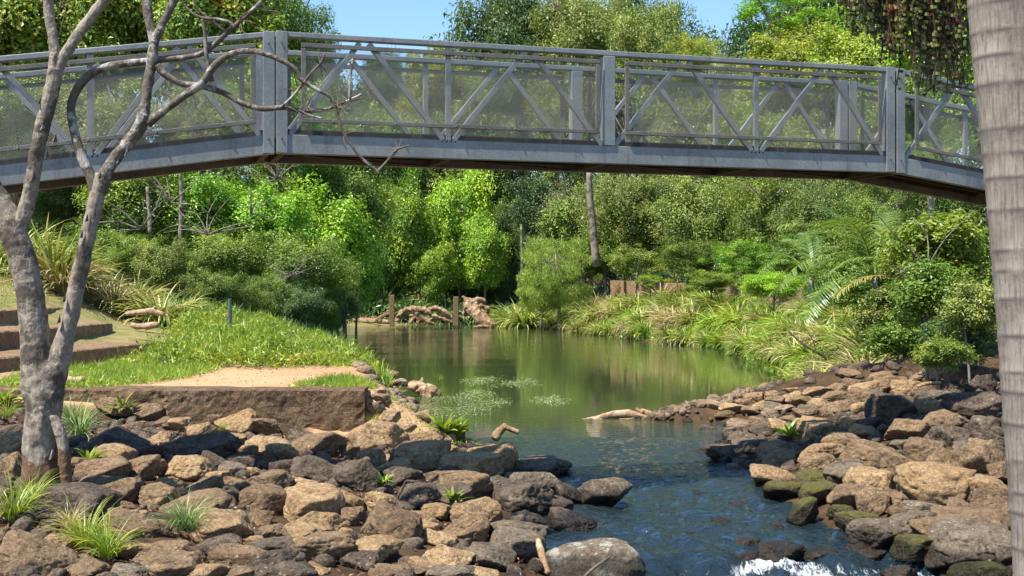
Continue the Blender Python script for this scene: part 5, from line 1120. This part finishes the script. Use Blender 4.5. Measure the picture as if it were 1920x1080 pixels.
for o_, vs in ((tr, .013), (l1, .009), (l3, .009)):   # knots and ridges
    m_ = o_.modifiers.new("remesh", 'REMESH'); m_.mode = 'VOXEL'; m_.voxel_size = vs; m_.use_smooth_shade = True
    s_ = o_.modifiers.new("smooth", 'SMOOTH'); s_.iterations = 4
    tx = bpy.data.textures.new("barktex", 'CLOUDS'); tx.noise_scale = .09; tx.noise_depth = 5
    d_ = o_.modifiers.new("disp", 'DISPLACE'); d_.texture = tx; d_.strength = .024; d_.mid_level = .5

# ------------------------------------------------------------------ driftwood
def drift(name, lines, label, mat='driftwood', loc=None, remesh=.0, group=None, wob=.45):
    """lines: [(points in photo px with depth), radii m]"""
    mb = MB(); o0 = Vector(P(*lines[0][0][0])); thin = .72 if remesh > .05 else 1
    for pts, rr in lines: mb.tube([P(*p)-o0 for p in pts], [r_*thin for r_ in rr], 9, wob, 5, sub=4)
    o = mb.build(name, M[mat], smooth=True, loc=o0)
    if remesh:
        m = o.modifiers.new("remesh", 'REMESH'); m.mode = 'VOXEL'; m.voxel_size = remesh; m.use_smooth_shade = True
        tx = bpy.data.textures.new("driftex", 'CLOUDS'); tx.noise_scale = remesh*7; tx.noise_depth = 3
        m = o.modifiers.new("disp", 'DISPLACE'); m.texture = tx; m.strength = remesh*3.2; m.mid_level = .5
    return tag(o, label, "driftwood", group)
D = 93
drift("driftwood_stump", [([(925, 612, 90), (905, 598, 90.5), (885, 580, 91), (876, 562, 91.2)], [.35, .55, .75, .35]),
  ([(880, 566, 91), (872, 560, 91), (866, 556, 91)], [.35, .22, .08]), ([(880, 570, 91), (893, 563, 91.2), (905, 562, 91.3), (912, 568, 91.3)], [.4, .3, .22, .12]),
  ([(885, 578, 91), (905, 576, 91.3), (916, 580, 91.3), (914, 590, 91.4)], [.5, .3, .22, .1]), ([(890, 582, 91), (905, 588, 91), (917, 597, 91), (920, 603, 91)], [.5, .3, .2, .1]),
  ([(888, 572, 91), (899, 570, 91.3), (910, 574, 91.4)], [.4, .26, .12]), ([(878, 575, 91), (870, 590, 91), (872, 603, 91)], [.3, .2, .1]), ([(888, 614, 89.5), (905, 612, 89.5), (922, 612, 89.5)], [.12, .16, .08])],
  "big upturned tree stump with jagged roots at the far end of the pool", remesh=.055)
drift("driftwood_roots", [([(745, 604, D), (752, 588, D), (765, 580, D), (778, 585, D), (785, 598, D), (783, 608, D)], [.3, .34, .3, .26, .24, .18]), ([(760, 590, D), (775, 594, D), (768, 606, D)], [.22, .22, .2]),
  ([(770, 578, D), (795, 582, D), (815, 594, D), (835, 600, D), (852, 604, D)], [.3, .34, .28, .22, .16]), ([(805, 582, D), (818, 579, D), (838, 588, D), (850, 600, D)], [.3, .3, .3, .2]), ([(790, 590, D), (800, 602, D), (815, 606, D)], [.26, .24, .2]),
  ([(820, 592, D), (806, 600, D), (796, 606, D)], [.22, .2, .12])] + [([(728+random.uniform(-4, 8), 582+random.uniform(-2, 6), D), (715+random.uniform(-6, 6), 594, D), (702+random.uniform(-8, 14), 605, D)], [.09, .07, .04]) for _ in range(14)] + [([(758, 583, D), (766, 577, D), (770, 573, D)], [.06, .05, .03])],
  "tangle of bleached looping roots lying between the two posts", remesh=.052)
for (px, y0, y1, wd, lb) in ((735, 604, 553, 9, "left of two weathered square posts in the far shallows"), (855, 603, 556, 9.5, "right of two weathered square posts, beside the upturned stump")):
    mb = MB(); a = P(px, y0+8, D-1); b = P(px, y1, D-1); o = a.copy(); mb.bar(Vector((0, 0, 0)), b-a, (1, 0, 0), wd*D/FP, .34); ob_ = mb.build("post", M['timber'], loc=o, bevel=.03); tag(ob_, lb, "post", "weathered posts in the pool")
drift("driftwood_log", [([(650, 601, 96), (690, 601, 96), (730, 604, 95)], [.16, .2, .14])], "low log lying on the sandy far shore left of the posts")
drift("driftwood_branch", [([(926, 822, 23.0), (938, 808, 23.1), (948, 798, 23.2)], [.075, .085, .06]), ([(945, 801, 23.1), (960, 806, 23.1), (973, 810, 23.1)], [.05, .055, .04])], "short forked branch sticking out of the water in midstream", group=None)
dl = [([(1068, 790, 27.4), (1110, 786, 27.5), (1150, 778, 27.6), (1180, 776, 27.6), (1215, 786, 27.4), (1245, 790, 27.3)], [.03, .05, .085, .09, .07, .04]),
      ([(1202, 770, 27.9), (1235, 782, 27.6), (1275, 790, 27.3), (1330, 798, 26.8)], [.06, .08, .075, .06]), ([(1192, 766, 27.8), (1206, 774, 27.7)], [.025, .05]), ([(1270, 792, 27), (1300, 802, 26.8), (1322, 804, 26.7)], [.08, .09, .07])]
for i in range(60):
    x = random.uniform(1090, 1400); y = 788+random.uniform(-8, 6)-(x-1240)*.03; l = random.uniform(14, 45); a = random.uniform(-.3, .3)
    dl.append(([(x, y, 27.4), (x+l*.5, y-random.uniform(0, 5), 27.4), (x+l*math.cos(a), y+l*math.sin(a)*.5, 27.4)], [.018, .022, .01]))
drift("driftwood_pile", dl, "line of bleached driftwood branches across the pool's outlet", wob=.2)
drift("driftwood_stump", [([(765, 722, 33), (780, 724, 33), (795, 732, 33), (812, 738, 33), (826, 742, 33)], [.08, .15, .2, .18, .1]), ([(785, 726, 33), (790, 716, 33), (792, 708, 33)], [.1, .07, .04]), ([(790, 735, 33), (806, 728, 33), (815, 735, 33)], [.14, .13, .12]), ([(785, 730, 32.8), (795, 743, 32.8), (808, 746, 32.8)], [.1, .09, .06])],
      "knotted dark driftwood stump at the pool edge beside the terrace", mat='driftwood', remesh=.025)
drift("fallen_branch", [([(1475, 618, 33), (1500, 640, 33), (1530, 660, 33), (1560, 678, 33), (1590, 695, 32.6), (1625, 700, 32.4)], [.02, .025, .03, .035, .05, .045]), ([(1500, 640, 33), (1520, 636, 33), (1535, 645, 33)], [.015, .012, .008]), ([(1530, 660, 33), (1525, 640, 33), (1510, 615, 33)], [.015, .012, .006]), ([(1550, 672, 33), (1570, 655, 33), (1588, 640, 33)], [.012, .01, .006])], "dead brown branch lying in the grasses above the right rocks", mat='twig')
drift("fallen_branch", [([(1092, 1085, 11.6), (1110, 1068, 11.7), (1128, 1055, 11.9), (1148, 1040, 12.1)], [.012, .014, .011, .006]), ([(1126, 1057, 11.9), (1138, 1040, 12.1), (1148, 1022, 12.3)], [.008, .006, .003])], "thin forked stick lying on the lichen blotched boulder", mat='twig')
drift("fallen_branch", [([(1008, 1012, 12.4), (1016, 1040, 12.1), (1028, 1075, 11.8)], [.03, .035, .03])], "short broken stick wedged left of the lichen blotched boulder", mat='driftwood')
drift("fallen_branch", [([(1720, 724, 23), (1740, 718, 23), (1764, 718, 23)], [.03, .035, .03])], "smooth brown stick lying on the upper right rocks", mat='driftwood')
# logs at the steps
drift("fallen_log", [([(246, 608, 36), (262, 612, 36), (290, 610, 36), (297, 606, 36)], [.07, .10, .10, .07])], "short pale log lying beside the crumbling middle step")
drift("fallen_log", [([(236, 588, 38), (262, 585, 38), (285, 584, 38), (308, 590, 38)], [.06, .09, .09, .06])], "rounded soil coloured log above the short pale log")
drift("fallen_log", [([(112, 712, 24.2), (130, 714, 24.1), (156, 714, 24.0)], [.07, .1, .08])], "brown log lying on the ledge right of the forked trunk")
# grey marker in the weeds
mb = MB(); q = hit(431, 640, ymin=30); mb.tube([(0, 0, 0), (0, 0, .5), (0, 0, .9)], [.06, .06, .05], 8, sub=1); tag(mb.build("marker_post", M['post_grey'], loc=P(431, 618, 37)), "small dark grey marker post in the weedy mound", "post")

# bright leafy sprigs among rocks
def sprig(px, py, s, mat, label, Y=None):
    q = hit(px, py, ymin=9.5, ymax=40); o = link("weed_plant", tuft_mesh("weed_plant", int(px), 34, (.14*s, .3*s), .05*s, .04, (25, 85), 1.0, 4), loc=(q.x, q.y, q.z+.14)); set_mat(o, M[mat]); tag(o, label, "weed", "leafy weeds among the rocks")
sprig(230, 785, 1.5, 'weed', "broad leaved bright weed growing below the stone ledge")
sprig(166, 888, 1.0, 'weed', "small bright weed between rocks right of the forked tree")
sprig(1480, 830, 1.2, 'weed', "small bright weed on the right pile near the water")
sprig(1795, 720, 1.3, 'weed', "bright weed on the dark rocks near the palm trunk")
sprig(1700, 740, 1.0, 'weed', "single sprig on the upper right rocks")
sprig(720, 925, .8, 'weed', "tiny weed in the middle of the left pile")
sprig(850, 960, .9, 'weed', "tiny weed beside a tan rock near the stream")
sprig(8, 775, 1.6, 'weed', "yellow green weeds at the left frame edge")
sprig(835, 825, 2.0, 'weed', "cushion of yellow green creeping plant at the pool's outlet")
sprig(860, 828, 1.6, 'weed', "smaller cushion of creeping plant beside the outlet")

# ------------------------------------------------------------------ unique labels for look-alikes
by = {}
for o in THINGS:
    if o.parent is None and o.get("label"): by.setdefault(o["label"], []).append(o)
ORD = ["leftmost", "second from left", "third from left", "fourth from left", "fifth from left", "sixth from left", "seventh from left", "eighth from left", "ninth from left", "tenth from left"]
for lb, L in by.items():
    if len(L) < 2 or len(L) > 9: continue
    L.sort(key=lambda o: o.location.x/max(o.location.y, 1))
    for i, o in enumerate(L):
        o["label"] = f"{lb}, {ORD[i] if i < len(L)-1 or len(L) < 3 and i == 0 else 'rightmost'}"

for o in THINGS:
    if o.get("label") and len(o["label"].split()) > 16: print("LONG", o.name, o["label"])
